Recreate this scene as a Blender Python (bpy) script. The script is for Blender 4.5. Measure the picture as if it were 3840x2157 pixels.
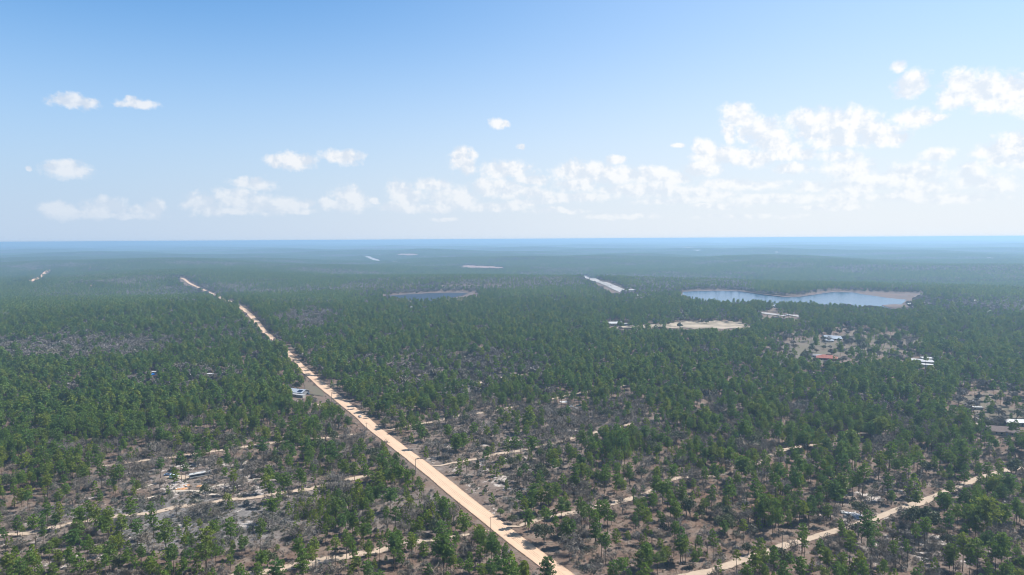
import bpy, math, random
import numpy as np
from mathutils import Vector, Matrix
R = math.radians
SC = bpy.context.scene
COL = SC.collection
for o in list(bpy.data.objects): bpy.data.objects.remove(o, do_unlink=True)

# ------------------------------------------------------------------ camera, light, exposure
CAM_H, F, W, H = 150.0, 2560.0, 3840.0, 2157.0
PITCH, ROLL = R(-4.06), R(0.34)
SUN_AZ, SUN_EL = R(74), R(50)          # azimuth measured clockwise from the view direction (+Y)
HAZE_D, HAZE_COL, HAZE_G = 1.5e-4, (0.41, 0.635, 0.88), 0.25
EXPOSURE = 0.85

camd = bpy.data.cameras.new('camera'); cam = bpy.data.objects.new('camera', camd); COL.objects.link(cam)
camd.sensor_width = 36; camd.lens = 24; camd.clip_start = 1; camd.clip_end = 120000
CM = Matrix.Rotation(R(90) + PITCH, 3, 'X') @ Matrix.Rotation(-ROLL, 3, 'Z')
cam.matrix_world = Matrix.Translation((0, 0, CAM_H)) @ CM.to_4x4()
SC.camera = cam
CMn = np.array(CM)
SC.view_settings.view_transform = 'Standard'; SC.view_settings.look = 'None'
SC.view_settings.exposure = EXPOSURE; SC.view_settings.gamma = 1
SC.cycles.max_bounces = 5; SC.cycles.diffuse_bounces = 2; SC.cycles.volume_bounces = 2
SC.cycles.transparent_max_bounces = 8
SC.cycles.sample_clamp_indirect = 4
SC.render.threads_mode = 'AUTO'
SC.cycles.pixel_filter_type = 'BLACKMAN_HARRIS'; SC.cycles.filter_width = 0.95

sund = bpy.data.lights.new('sun', 'SUN'); sun = bpy.data.objects.new('sun', sund); COL.objects.link(sun)
sund.energy = 5.0; sund.angle = R(0.5); sund.color = (1.0, 0.955, 0.88)
sdir = Vector((math.sin(SUN_AZ) * math.cos(SUN_EL), math.cos(SUN_AZ) * math.cos(SUN_EL), math.sin(SUN_EL)))
sun.rotation_euler = (-sdir).to_track_quat('-Z', 'Y').to_euler()

# ------------------------------------------------------------------ node helpers
class NT:
    def __init__(s, tree):
        s.t = tree; s.n = tree.nodes; s.l = tree.links
    def new(s, typ, **kw):
        n = s.n.new(typ)
        for k, v in kw.items(): setattr(n, k, v)
        return n
    def put(s, sock, v):
        if hasattr(v, 'is_linked') or isinstance(v, bpy.types.NodeSocket): s.l.new(v, sock)
        else: sock.default_value = v
    def math(s, op, a, b=None, c=None, clamp=False):
        n = s.new('ShaderNodeMath', operation=op); n.use_clamp = clamp
        s.put(n.inputs[0], a)
        if b is not None: s.put(n.inputs[1], b)
        if c is not None: s.put(n.inputs[2], c)
        return n.outputs[0]
    def vec(s, op, a, b=None, scale=None):
        n = s.new('ShaderNodeVectorMath', operation=op); s.put(n.inputs[0], a)
        if b is not None: s.put(n.inputs[1], b)
        if scale is not None: s.put(n.inputs['Scale'], scale)
        return n
    def mix(s, f, a, b, blend='MIX'):
        n = s.new('ShaderNodeMix', data_type='RGBA', blend_type=blend)
        s.put(n.inputs[0], f); s.put(n.inputs[6], a); s.put(n.inputs[7], b); return n.outputs[2]
    def noise(s, vec, scale, detail=4, rough=0.55, lac=2.0, dist=0.0):
        n = s.new('ShaderNodeTexNoise')
        if vec is not None: s.l.new(vec, n.inputs['Vector'])
        n.inputs['Scale'].default_value = scale; n.inputs['Detail'].default_value = detail
        n.inputs['Roughness'].default_value = rough; n.inputs['Lacunarity'].default_value = lac
        n.inputs['Distortion'].default_value = dist
        return n.outputs['Fac']
    def ss(s, v, a, b, lo=0.0, hi=1.0):
        n = s.new('ShaderNodeMapRange', interpolation_type='SMOOTHSTEP'); s.put(n.inputs[0], v)
        for i, x in zip((1, 2, 3, 4), (a, b, lo, hi)): s.put(n.inputs[i], x)
        return n.outputs[0]

def c4(c): return (c[0], c[1], c[2], 1.0)

# ------------------------------------------------------------------ projection helpers
def proj(P):
    """world points (N,3) -> display pixels (2576 wide) and depth"""
    q = (np.asarray(P, float) - np.array([0, 0, CAM_H])) @ CMn
    z = -q[:, 2]; zz = np.where(z > 1, z, 1)
    return (W / 2 + F * q[:, 0] / zz) * (2576 / W), (H / 2 - F * q[:, 1] / zz) * (2576 / W), z
def ray(px, py):
    """source pixels (3840) -> world direction"""
    d = np.stack([(np.asarray(px, float) - W / 2) / F, -(np.asarray(py, float) - H / 2) / F, -np.ones(len(px))], 1) @ CMn.T
    return d / np.linalg.norm(d, axis=1)[:, None]

# ------------------------------------------------------------------ world sky with cumulus
def azel(px, py):
    d = ray(np.array([px]), np.array([py]))[0]
    return math.degrees(math.atan2(d[0], d[1])), math.degrees(math.asin(d[2]))
# clouds: (centre x, centre y, half width, half height) in display pixels -> stored as sky directions (degrees)
CLOUDS = [
 (172,254,48,15),(215,262,26,14),(350,262,46,11),(330,250,14,9),(172,426,52,20),(150,420,30,14),(75,425,10,6),
 (745,405,42,18),(700,405,26,13),(862,396,42,17),(640,462,46,15),(505,512,36,24),(530,530,30,14),
 (600,500,54,22),(650,515,60,20),(715,517,56,18),(770,512,20,10),(880,500,40,26),(860,515,52,14),(940,504,12,7),(820,510,14,12),
 (155,530,46,20),(262,525,56,24),(345,530,24,12),(390,527,20,20),(220,540,60,12),
 (1003,478,28,22),(1030,500,30,22),(1010,522,52,12),(1090,465,40,13),(1130,495,58,24),(1150,510,50,16),(1080,525,60,10),
 (1160,400,26,26),(1175,425,16,16),(1190,390,12,9),(1254,311,20,11),(1311,371,9,7),(1272,428,56,20),(1340,452,40,10),(1240,470,52,20),(1290,480,60,16),
 (1350,487,40,10),(1330,508,50,8),(1440,430,40,24),(1500,440,60,26),(1560,440,56,22),(1450,465,50,16),(1550,402,26,9),(1640,440,60,18),(1690,450,50,14),
 (1640,478,90,16),(1560,480,60,12),(1740,485,60,12),(1790,490,60,8),(1855,280,34,18),(1870,300,44,22),(1900,330,54,30),(1940,350,44,30),(1970,375,44,24),(2025,388,26,16),
 (1835,335,16,26),(1770,372,26,20),(1800,390,50,20),(1850,395,56,18),(1900,402,46,16),(1710,364,14,6),
 (2015,300,34,26),(2080,310,66,32),(2150,315,60,36),(2210,340,60,26),(2255,350,26,16),(2040,330,40,30),(2110,350,70,22),
 (2110,392,44,14),(2140,425,62,22),(2200,460,60,20),(1990,425,40,14),(1770,425,50,18),(1820,465,60,14),(1900,465,80,12),(2040,470,40,10),
 (2290,440,66,28),(2310,470,60,20),(2440,430,36,20),(2460,455,60,16),(2500,465,50,18),(2150,470,70,20),(2120,500,50,12),
 (2260,165,20,14),(2295,215,38,28),(2280,235,30,14),(2300,297,46,20),(2365,295,18,8),(2355,388,40,14),
 (2425,210,52,32),(2470,225,60,42),(2540,230,70,40),(2400,250,40,22),(2600,235,70,44),(2500,265,60,16),
 (2500,380,50,20),(2560,370,60,32),(2590,400,50,30),(2520,405,40,14),(1440,498,90,10),(1250,520,80,10),(1700,505,90,8),(1950,500,110,10),(2400,500,100,12),(2250,495,80,10),
 (1400,530,60,6),(1120,552,30,5),(1800,520,60,6),(2100,522,80,7),(1560,545,80,6),(1890,545,120,6),(740,530,50,8),(600,530,60,8),(300,545,80,7),
]
world = bpy.data.worlds.new('World'); SC.world = world; world.use_nodes = True
def build_world():
    t = NT(world.node_tree); t.n.clear()
    tc = t.new('ShaderNodeTexCoord').outputs['Generated']
    nrm = t.vec('NORMALIZE', tc).outputs[0]
    sp = t.new('ShaderNodeSeparateXYZ'); t.l.new(nrm, sp.inputs[0])
    az = t.math('MULTIPLY', t.math('ARCTAN2', sp.outputs[0], sp.outputs[1]), 180 / math.pi)
    el = t.math('MULTIPLY', t.math('ARCSINE', sp.outputs[2]), 180 / math.pi)
    cb = t.new('ShaderNodeCombineXYZ'); t.l.new(az, cb.inputs[0]); t.l.new(el, cb.inputs[1]); AE = cb.outputs[0]
    sky = t.new('ShaderNodeTexSky', sky_type='NISHITA'); sky.sun_disc = False
    sky.sun_elevation = SUN_EL; sky.sun_rotation = SUN_AZ
    sky.altitude = 150; sky.air_density = 1.0; sky.dust_density = 0.8; sky.ozone_density = 2.0
    skyc = t.vec('MULTIPLY', sky.outputs[0], (0.083, 0.148, 0.187)).outputs[0]
    # milky air: whitening towards the horizon and towards the sun side
    hz = t.ss(el, 24.0, 0.0, 0.0, 1.0)
    sd = t.vec('DOT_PRODUCT', nrm, tuple(sdir)).outputs['Value']
    azf = t.ss(az, -46.0, 32.0, 0.0, 1.0)
    hcol = t.mix(azf, c4((0.53, 0.655, 0.84)), c4((0.86, 0.905, 0.965)))
    hf = t.math('MULTIPLY', t.math('POWER', hz, 1.38), 0.96)
    sunf = t.math('MULTIPLY', t.math('MULTIPLY', t.math('POWER', azf, 1.8), t.ss(el, 50, 20)), 0.36)
    base = t.mix(sunf, skyc, c4((0.80, 0.89, 1.0)))
    base = t.vec('SCALE', base, scale=t.ss(el, 24, 58, 1.0, .40)).outputs[0]      # the zenith is a deeper blue than the hazy rim
    base = t.mix(hf, base, hcol)
    # clouds
    n1 = t.noise(AE, 0.55, 6, 0.62); n2 = t.noise(AE, 1.7, 5, 0.6)
    wob = t.new('ShaderNodeTexNoise'); t.l.new(AE, wob.inputs['Vector']); wob.inputs['Scale'].default_value = 0.9
    wob.inputs['Detail'].default_value = 3
    w2 = t.vec('SCALE', t.vec('SUBTRACT', wob.outputs['Color'], (0.5, 0.5, 0.5)).outputs[0], scale=1.1).outputs[0]
    AEw = t.vec('ADD', AE, t.vec('MULTIPLY', w2, (1.0, 0.55, 0.0)).outputs[0]).outputs[0]
    dmin = None
    for (cx, cy, rx, ry) in CLOUDS:
        a, e = azel(cx / 2576 * W, cy / 2576 * W)
        a1, _ = azel((cx + rx) / 2576 * W, cy / 2576 * W); _, e1 = azel(cx / 2576 * W, (cy - ry) / 2576 * W)
        ra, re = abs(a1 - a) * 1.28, abs(e1 - e) * 1.3
        v = t.vec('MULTIPLY', t.vec('SUBTRACT', AEw, (a, e, 0)).outputs[0], (1 / ra, 1 / re, 0)).outputs[0]
        L = t.vec('LENGTH', v).outputs['Value']
        if dmin is None: dmin = L
        else:
            n = t.new('ShaderNodeMath', operation='SMOOTH_MIN'); t.l.new(dmin, n.inputs[0]); t.l.new(L, n.inputs[1]); n.inputs[2].default_value = 0.25
            dmin = n.outputs[0]
    nn = t.math('ADD', t.math('MULTIPLY', t.math('SUBTRACT', n1, 0.5), 1.15), t.math('MULTIPLY', t.math('SUBTRACT', n2, 0.5), 1.0))
    fld = t.math('ADD', t.math('SUBTRACT', 1.0, dmin), nn)
    n4 = t.noise(AE, 5.5, 4, 0.65)
    fld = t.math('ADD', t.math('ADD', fld, 0.10), t.math('MULTIPLY', t.math('SUBTRACT', n4, 0.5), 0.40))
    dens = t.ss(fld, -0.12, 0.62)
    core = t.ss(fld, 0.25, 0.85)
    # relief: noise sampled a little way towards the sun gives lit tops and grey undersides
    AEs = t.vec('ADD', AE, (0.5, 0.45, 0.0)).outputs[0]
    n3 = t.noise(AEs, 0.55, 6, 0.62)
    rel = t.ss(t.math('SUBTRACT', n1, n3), -0.12, 0.10)
    lit = t.mix(azf, c4((0.90, 0.915, 0.95)), c4((1.03, 1.03, 1.03)))
    shd = t.mix(azf, c4((0.68, 0.75, 0.86)), c4((0.79, 0.865, 0.96)))
    cc = t.mix(t.math('MULTIPLY', rel, 1.0), shd, lit)
    cc = t.mix(t.math('MULTIPLY', core, 0.0), cc, lit)
    far = t.ss(el, 7.0, 1.5, 0.0, 0.40)
    dmul = t.math('MULTIPLY', dens, t.math('SUBTRACT', t.ss(az, -40.0, -5.0, 0.80, 0.95), far))
    dmul = t.math('MULTIPLY', dmul, t.ss(el, 0.4, 2.2))
    colr = t.mix(dmul, base, cc)
    bg = t.new('ShaderNodeBackground'); t.l.new(colr, bg.inputs[0]); bg.inputs[1].default_value = 2 ** -EXPOSURE
    out = t.new('ShaderNodeOutputWorld'); t.l.new(bg.outputs[0], out.inputs[0])
build_world()

# ------------------------------------------------------------------ terrain height
def sst(a, b, x):
    t = np.clip((x - a) / (b - a), 0, 1); return t * t * (3 - 2 * t)
_rs = np.random.RandomState(5)
_W = []
for lam, amp in ((2600, 9), (1700, 6), (1100, 4.5), (700, 2.2), (420, 0.9)):
    for k in range(3):
        th = _rs.uniform(0, math.pi); _W.append((2 * math.pi / lam * math.cos(th), 2 * math.pi / lam * math.sin(th), _rs.uniform(0, 6.28), amp / 1.6, lam))
def gauss(x, y, cx, cy, sx, sy, rot=0):
    c, s = math.cos(rot), math.sin(rot); dx, dy = x - cx, y - cy
    return np.exp(-(((dx * c + dy * s) / sx) ** 2 + ((-dx * s + dy * c) / sy) ** 2))
LAKES = []   # (cx, cy, rx, ry, level) filled in below, flattened basins
def terr(x, y):
    x = np.asarray(x, float); y = np.asarray(y, float)
    r = np.hypot(x, y); h = np.zeros_like(r)
    for kx, ky, ph, amp, lam in _W:
        h = h + amp * np.sin(kx * x + ky * y + ph)
    h = h * sst(550, 2300, r) * (1 + 0.35 * sst(2500, 5000, r))
    h = h + 13 * gauss(x, y, -640, 1180, 700, 260, R(-20)) * sst(500, 1000, r)      # crest where the dirt road disappears
    h = h - 7 * gauss(x, y, -1000, 1900, 600, 250)
    for (cx, cy, rx, ry, lv) in LAKES:
        d = np.sqrt(((x - cx) / rx) ** 2 + ((y - cy) / ry) ** 2)
        w = 1 - sst(1.0, 1.6, d); h = h * (1 - w) + lv * w
    return h
_T = np.geomspace(150, 60000, 1400)
def at(pts):
    """source-pixel points -> ground points (N,3)"""
    pts = np.asarray(pts, float).reshape(-1, 2); d = ray(pts[:, 0], pts[:, 1])
    out = np.zeros((len(pts), 3))
    for i, v in enumerate(d):
        P = np.array([0, 0, CAM_H]) + _T[:, None] * v[None]
        g = P[:, 2] - terr(P[:, 0], P[:, 1]); k = np.argmax(g < 0)
        if g[k] >= 0: k = len(_T) - 1
        if k > 0:
            f = g[k - 1] / (g[k - 1] - g[k] + 1e-9); p = P[k - 1] * (1 - f) + P[k] * f
        else: p = P[0]
        out[i] = (p[0], p[1], terr(p[0], p[1]))
    return out
def at1(px, py): return at([(px, py)])[0]
# zoom crops used for reading positions
def R1(p): return [(x * .4969, 1500 + y * .4969) for x, y in p]
def R2(p): return [(1280 + x * .4969, 1500 + y * .4969) for x, y in p]
def R3(p): return [(2560 + x * .4969, 1500 + y * .4969) for x, y in p]
def R4(p): return [(x * .4969, 880 + y * .4969) for x, y in p]
def R5(p): return [(1280 + x * .4969, 880 + y * .4969) for x, y in p]
def R6(p): return [(2560 + x * .4969, 880 + y * .4969) for x, y in p]
def CR(ox, oy, s): return lambda p: [(ox + x / s, oy + y / s) for x, y in p]
C3 = CR(1000, 1350, 4.822); C4_ = CR(2850, 1200, 3.963); C5 = CR(3400, 1450, 4.822); C6 = CR(2250, 1100, 3.22)
D2 = CR(1280, 900, 3.578); D3 = CR(2100, 900, 3.22); D4 = CR(2900, 880, 2.7404)
def DD(p): return [(x / 2576 * W, y / 2576 * W) for x, y in p]

# lake basins (flattened to one level)
def add_lake(cpx, rx, ry):
    c = at1(*cpx); lv = float(c[2]); LAKES.append((c[0], c[1], rx, ry, lv)); return c
LK1 = add_lake(DD([(1960, 747)])[0], 620, 330)
LK2 = add_lake(DD([(1070, 743)])[0], 230, 150)

# ------------------------------------------------------------------ object helpers
def tag(o, label=None, cat=None, group=None, kind=None):
    if label: o['label'] = label
    if cat: o['category'] = cat
    if group: o['group'] = group
    if kind: o['kind'] = kind
    return o
def link(o, parent=None):
    COL.objects.link(o)
    if parent is not None: o.parent = parent
    return o
def np_mesh(name, V, faces, mats=(), smooth=False, mat_idx=None, face_attr=None, vert_attr=None):
    """faces: list of arrays (M,k)"""
    me = bpy.data.meshes.new(name)
    V = np.asarray(V, np.float32); me.vertices.add(len(V)); me.vertices.foreach_set('co', V.ravel())
    fs = [np.asarray(f, np.int32) for f in faces if len(f)]
    tot = np.concatenate([np.full(len(f), f.shape[1], np.int32) for f in fs]); idx = np.concatenate([f.ravel() for f in fs])
    me.loops.add(len(idx)); me.loops.foreach_set('vertex_index', idx)
    me.polygons.add(len(tot)); st = np.concatenate([[0], np.cumsum(tot)[:-1]]).astype(np.int32)
    me.polygons.foreach_set('loop_start', st); me.polygons.foreach_set('loop_total', tot)
    if mat_idx is not None: me.polygons.foreach_set('material_index', np.asarray(mat_idx, np.int32))
    me.polygons.foreach_set('use_smooth', np.full(len(tot), smooth))
    for m in mats: me.materials.append(m)
    if face_attr:
        for k, a in face_attr.items():
            at_ = me.attributes.new(k, 'FLOAT', 'FACE'); at_.data.foreach_set('value', np.asarray(a, np.float32))
    if vert_attr:
        for k, a in vert_attr.items():
            at_ = me.attributes.new(k, 'FLOAT', 'POINT'); at_.data.foreach_set('value', np.asarray(a, np.float32))
    me.update(calc_edges=True); return me
def empty(name, loc, rz=0):
    o = bpy.data.objects.new(name, None); o.empty_display_size = 0.5; o.location = loc; o.rotation_euler = (0, 0, rz); return link(o)

# ------------------------------------------------------------------ materials
def mat(name):
    m = bpy.data.materials.new(name); m.use_nodes = True; t = NT(m.node_tree); t.n.clear()
    out = t.new('ShaderNodeOutputMaterial'); b = t.new('ShaderNodeBsdfPrincipled'); t.l.new(b.outputs[0], out.inputs[0])
    b.inputs['Roughness'].default_value = 0.85; b.inputs['Specular IOR Level'].default_value = 0.2
    return m, t, b, out
def leaf_mat(name, cols, transl=0.25, tintamp=0.5):
    """colour varies by tree (Object Info random) and by leaf clump (tint attribute)"""
    m, t, b, out = mat(name)
    rnd = t.new('ShaderNodeObjectInfo').outputs['Random']
    a = t.new('ShaderNodeAttribute'); a.attribute_name = 'tint'; tint = a.outputs['Fac']
    tt = t.new('ShaderNodeAttribute'); tt.attribute_name = 'tree'; tree = tt.outputs['Fac']
    rr = t.math('FRACT', t.math('ADD', rnd, tree))
    cr = t.new('ShaderNodeValToRGB'); t.l.new(rr, cr.inputs[0])
    els = cr.color_ramp.elements
    for i, c in enumerate(cols):
        p = i / (len(cols) - 1)
        e = els[i] if i < 2 else els.new(p)
        e.position = p; e.color = c4(c)
    k = t.math('ADD', 1.12 - tintamp / 2, t.math('MULTIPLY', tint, tintamp))
    sc = t.vec('SCALE', cr.outputs[0], scale=k).outputs[0]
    b.inputs['Roughness'].default_value = 0.6; b.inputs['Specular IOR Level'].default_value = 0.25
    t.l.new(sc, b.inputs['Base Color'])
    tr = t.new('ShaderNodeBsdfTranslucent'); t.l.new(sc, tr.inputs[0])
    ms = t.new('ShaderNodeMixShader'); ms.inputs[0].default_value = transl
    t.l.new(b.outputs[0], ms.inputs[1]); t.l.new(tr.outputs[0], ms.inputs[2]); t.l.new(ms.outputs[0], out.inputs[0])
    return m
M_PINE = leaf_mat('pine_needles', [(.088, .152, .020), (.120, .184, .022), (.074, .144, .030), (.172, .208, .022), (.062, .118, .026)], transl=.45)
M_YOUNG = leaf_mat('young_pine_needles', [(.104, .162, .010), (.142, .198, .012), (.108, .172, .014), (.175, .205, .012)], transl=.45)
M_LIVE = leaf_mat('live_oak_leaves', [(.074, .088, .040), (.092, .104, .046), (.080, .090, .052), (.058, .074, .036)])
M_TWIG = leaf_mat('bare_twigs', [(.130, .110, .088), (.155, .138, .120), (.105, .088, .068), (.140, .114, .084)], transl=0.0)
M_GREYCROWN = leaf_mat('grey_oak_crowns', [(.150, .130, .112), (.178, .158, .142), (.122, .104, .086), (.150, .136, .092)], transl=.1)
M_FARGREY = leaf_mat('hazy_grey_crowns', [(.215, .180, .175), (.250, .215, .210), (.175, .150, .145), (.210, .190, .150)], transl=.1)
M_SCRUB = leaf_mat('scrub_leaves', [(.085, .085, .055), (.115, .112, .095), (.165, .160, .155), (.062, .072, .038), (.140, .130, .115)], transl=0.1)
M_YEL = leaf_mat('new_yellow_green_leaves', [(.150, .200, .035), (.120, .180, .035), (.180, .190, .040)])
M_DRY = leaf_mat('dry_grass', [(.17, .125, .085), (.21, .165, .12), (.14, .10, .07), (.25, .21, .17)], transl=0.05)
def simple(name, col, rough=0.85, noise=0.0, scale=3.0, metal=0.0, spec=0.2, col2=None):
    m, t, b, out = mat(name); b.inputs['Roughness'].default_value = rough; b.inputs['Metallic'].default_value = metal
    b.inputs['Specular IOR Level'].default_value = spec
    if noise > 0:
        g = t.new('ShaderNodeTexCoord').outputs['Object']
        n = t.noise(g, scale, 5, 0.6)
        c2 = col2 or tuple(x * (1 - noise) for x in col)
        t.l.new(t.mix(t.ss(n, 0.35, 0.65), c4(c2), c4(col)), b.inputs['Base Color'])
    else: b.inputs['Base Color'].default_value = c4(col)
    return m
M_BARK = simple('pine_bark', (.115, .085, .065), noise=.45, scale=2)
M_OAKBARK = simple('oak_bark', (.15, .14, .13), noise=.4, scale=2)
M_POLE = simple('weathered_pole_wood', (.16, .135, .11), noise=.3, scale=2)
M_WIRE = simple('wire', (.06, .06, .06))
M_METALROOF = simple('metal_roof', (.36, .40, .46), rough=.45, noise=.2, scale=.6, spec=.5)
M_WHITEROOF = simple('white_roof', (.46, .46, .46), rough=.6, noise=.1, scale=.5)
M_REDROOF = simple('red_roof', (.34, .12, .09), rough=.6, noise=.3, scale=.5)
M_BROWNROOF = simple('brown_shingles', (.16, .125, .12), noise=.25, scale=1)
M_GREYROOF = simple('grey_roof', (.34, .34, .36), noise=.3, scale=.8)
M_WALLW = simple('white_siding', (.33, .32, .30), noise=.15, scale=1)
M_WALLG = simple('grey_siding', (.22, .22, .23), noise=.3, scale=1)
M_WALLT = simple('tan_siding', (.42, .33, .24), noise=.2, scale=1)
M_WALLR = simple('red_siding', (.25, .06, .05), noise=.2, scale=1)
M_GLASS = simple('dark_glass', (.02, .025, .035), rough=.12, spec=.6)
M_SOLAR = simple('solar_panel', (.012, .018, .05), rough=.25, spec=.4)
M_TYRE = simple('tyre', (.02, .02, .02)); M_RIM = simple('rim', (.4, .4, .4), rough=.4, metal=.6)
M_TRIM = simple('grey_trim', (.30, .31, .33))
M_ORANGE = simple('orange_clay', (.40, .18, .08), noise=.35, scale=1.5, col2=(.42, .28, .17))
M_BLUE = simple('blue_tarp', (.02, .23, .70), rough=.5, noise=.2, scale=1)
M_TEAL = simple('teal_tarp', (.05, .22, .18), rough=.5, noise=.2, scale=1)
M_DEBRIS = simple('pale_debris', (.66, .68, .72), noise=.6, scale=1.2, col2=(.25, .28, .36))
def paint(name, col): return simple(name, col, rough=.3, spec=.5)

# terrain ground
def ground_mat():
    m, t, b, out = mat('forest_floor'); b.inputs['Roughness'].default_value = 0.95
    pos = t.new('ShaderNodeNewGeometry').outputs['Position']
    def A(n):
        a = t.new('ShaderNodeAttribute'); a.attribute_name = n; return a.outputs['Fac']
    sand, scrub, grass = A('sand'), A('scrub'), A('grass')
    n0 = t.noise(pos, 0.006, 3, .5); nb = t.noise(pos, 0.03, 6, .65); nm = t.noise(pos, 0.12, 6, .7); nf = t.noise(pos, 0.6, 5, .75)
    ns = t.noise(pos, 0.05, 8, .72, dist=.6); ng = t.noise(pos, 2.2, 3, .7)
    litter = t.mix(t.ss(nb, .38, .62), c4((.112, .062, .040)), c4((.150, .098, .070)))
    litter = t.mix(t.ss(nm, .42, .66), litter, c4((.170, .126, .098)))
    litter = t.mix(t.math('MULTIPLY', t.ss(nf, .50, .68), .75), litter, c4((.045, .034, .026)))
    litter = t.mix(t.math('MULTIPLY', t.ss(ng, .52, .70), .4), litter, c4((.23, .18, .145)))
    gsc = t.mix(t.ss(nf, .40, .62), c4((.180, .168, .168)), c4((.095, .090, .084)))
    gsc = t.mix(t.ss(nm, .52, .70), gsc, c4((.24, .228, .228)))
    gsc = t.mix(t.math('MULTIPLY', t.ss(ng, .50, .66), .8), gsc, c4((.09, .085, .07)))
    c = t.mix(t.math('MULTIPLY', scrub, t.ss(n0, .30, .60, .55, 1.0)), litter, gsc)
    gr = t.mix(t.ss(nm, .4, .65), c4((.27, .225, .165)), c4((.20, .185, .115)))
    c = t.mix(grass, c, gr)
    thr = t.math('SUBTRACT', .665, t.math('MULTIPLY', sand, .20))
    wsand = t.ss(ns, thr, t.math('ADD', thr, .05))
    wsand = t.math('MULTIPLY', wsand, t.ss(nf, .30, .50))
    c = t.mix(t.math('MULTIPLY', wsand, .85), c, c4((.44, .395, .365)))
    t.l.new(c, b.inputs['Base Color'])
    bp = t.new('ShaderNodeBump'); bp.inputs['Strength'].default_value = 0.5; bp.inputs['Distance'].default_value = 0.5
    t.l.new(t.math('ADD', nf, t.math('MULTIPLY', ng, .5)), bp.inputs['Height']); t.l.new(bp.outputs[0], b.inputs['Normal'])
    return m
M_GROUND = ground_mat()
def sand_mat(name, c1, c2, cdk, scale=.08, edge=True):
    m, t, b, out = mat(name); b.inputs['Roughness'].default_value = 0.95
    pos = t.new('ShaderNodeNewGeometry').outputs['Position']
    a = t.new('ShaderNodeAttribute'); a.attribute_name = 'across'; ac = a.outputs['Fac']
    n1 = t.noise(pos, scale, 5, .6); n2 = t.noise(pos, 1.1, 5, .7); n3 = t.noise(pos, .25, 4, .6)
    c = t.mix(t.ss(n1, .35, .65), c4(c1), c4(c2))
    c = t.mix(t.math('MULTIPLY', t.ss(n2, .55, .75), .35), c, c4(cdk))
    if edge:
        aa = t.math('ABSOLUTE', ac)
        wheel = t.ss(t.math('ABSOLUTE', t.math('SUBTRACT', aa, .42)), .22, .02)
        c = t.mix(t.math('MULTIPLY', wheel, .22), c, c4(tuple(min(1, x * 1.12) for x in c1)))
        e = t.ss(t.math('ADD', aa, t.math('MULTIPLY', t.math('SUBTRACT', n3, .5), .5)), .84, 1.0)
        c = t.mix(t.math('MULTIPLY', e, .8), c, c4(cdk))
    t.l.new(c, b.inputs['Base Color']); return m
M_ROAD = sand_mat('packed_tan_sand', (.515, .362, .255), (.48, .335, .236), (.30, .205, .14))
M_TRACK = sand_mat('sandy_track', (.39, .305, .235), (.33, .26, .20), (.16, .12, .09), scale=.15)
M_SANDPATCH = sand_mat('pale_sand', (.35, .29, .225), (.18, .15, .11), (.14, .11, .08), scale=.035, edge=False)
M_GRASSPATCH = sand_mat('winter_grass', (.130, .100, .078), (.112, .100, .070), (.088, .066, .052), scale=.02, edge=False)
M_SHORE = sand_mat('lake_shore', (.135, .092, .078), (.10, .078, .072), (.075, .06, .055), scale=.02, edge=False)
M_FALLOW = sand_mat('fallow_field', (.27, .18, .15), (.24, .17, .15), (.2, .14, .12), scale=.01, edge=False)
M_ASPHALT = sand_mat('asphalt', (.34, .32, .315), (.28, .265, .26), (.17, .16, .16), scale=.02, edge=False)
M_CLAYROAD = sand_mat('orange_clay_road', (.60, .40, .26), (.52, .33, .21), (.34, .22, .15))
def water_mat():
    m, t, b, out = mat('lake_water'); b.inputs['Base Color'].default_value = (.012, .05, .11, 1); b.inputs['Roughness'].default_value = .20
    b.inputs['Specular IOR Level'].default_value = .5; b.inputs['IOR'].default_value = 1.33
    pos = t.new('ShaderNodeNewGeometry').outputs['Position']
    bp = t.new('ShaderNodeBump'); bp.inputs['Strength'].default_value = .01; bp.inputs['Distance'].default_value = .1
    t.l.new(t.noise(pos, .12, 4, .6), bp.inputs['Height']); t.l.new(bp.outputs[0], b.inputs['Normal'])
    return m
M_WATER = water_mat()
M_POND = simple('dark_pond_water', (.008, .012, .022), rough=.5, spec=.25)
M_PATH = sand_mat('white_sand_path', (.40, .345, .29), (.35, .30, .25), (.26, .22, .19), scale=.2)

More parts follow.
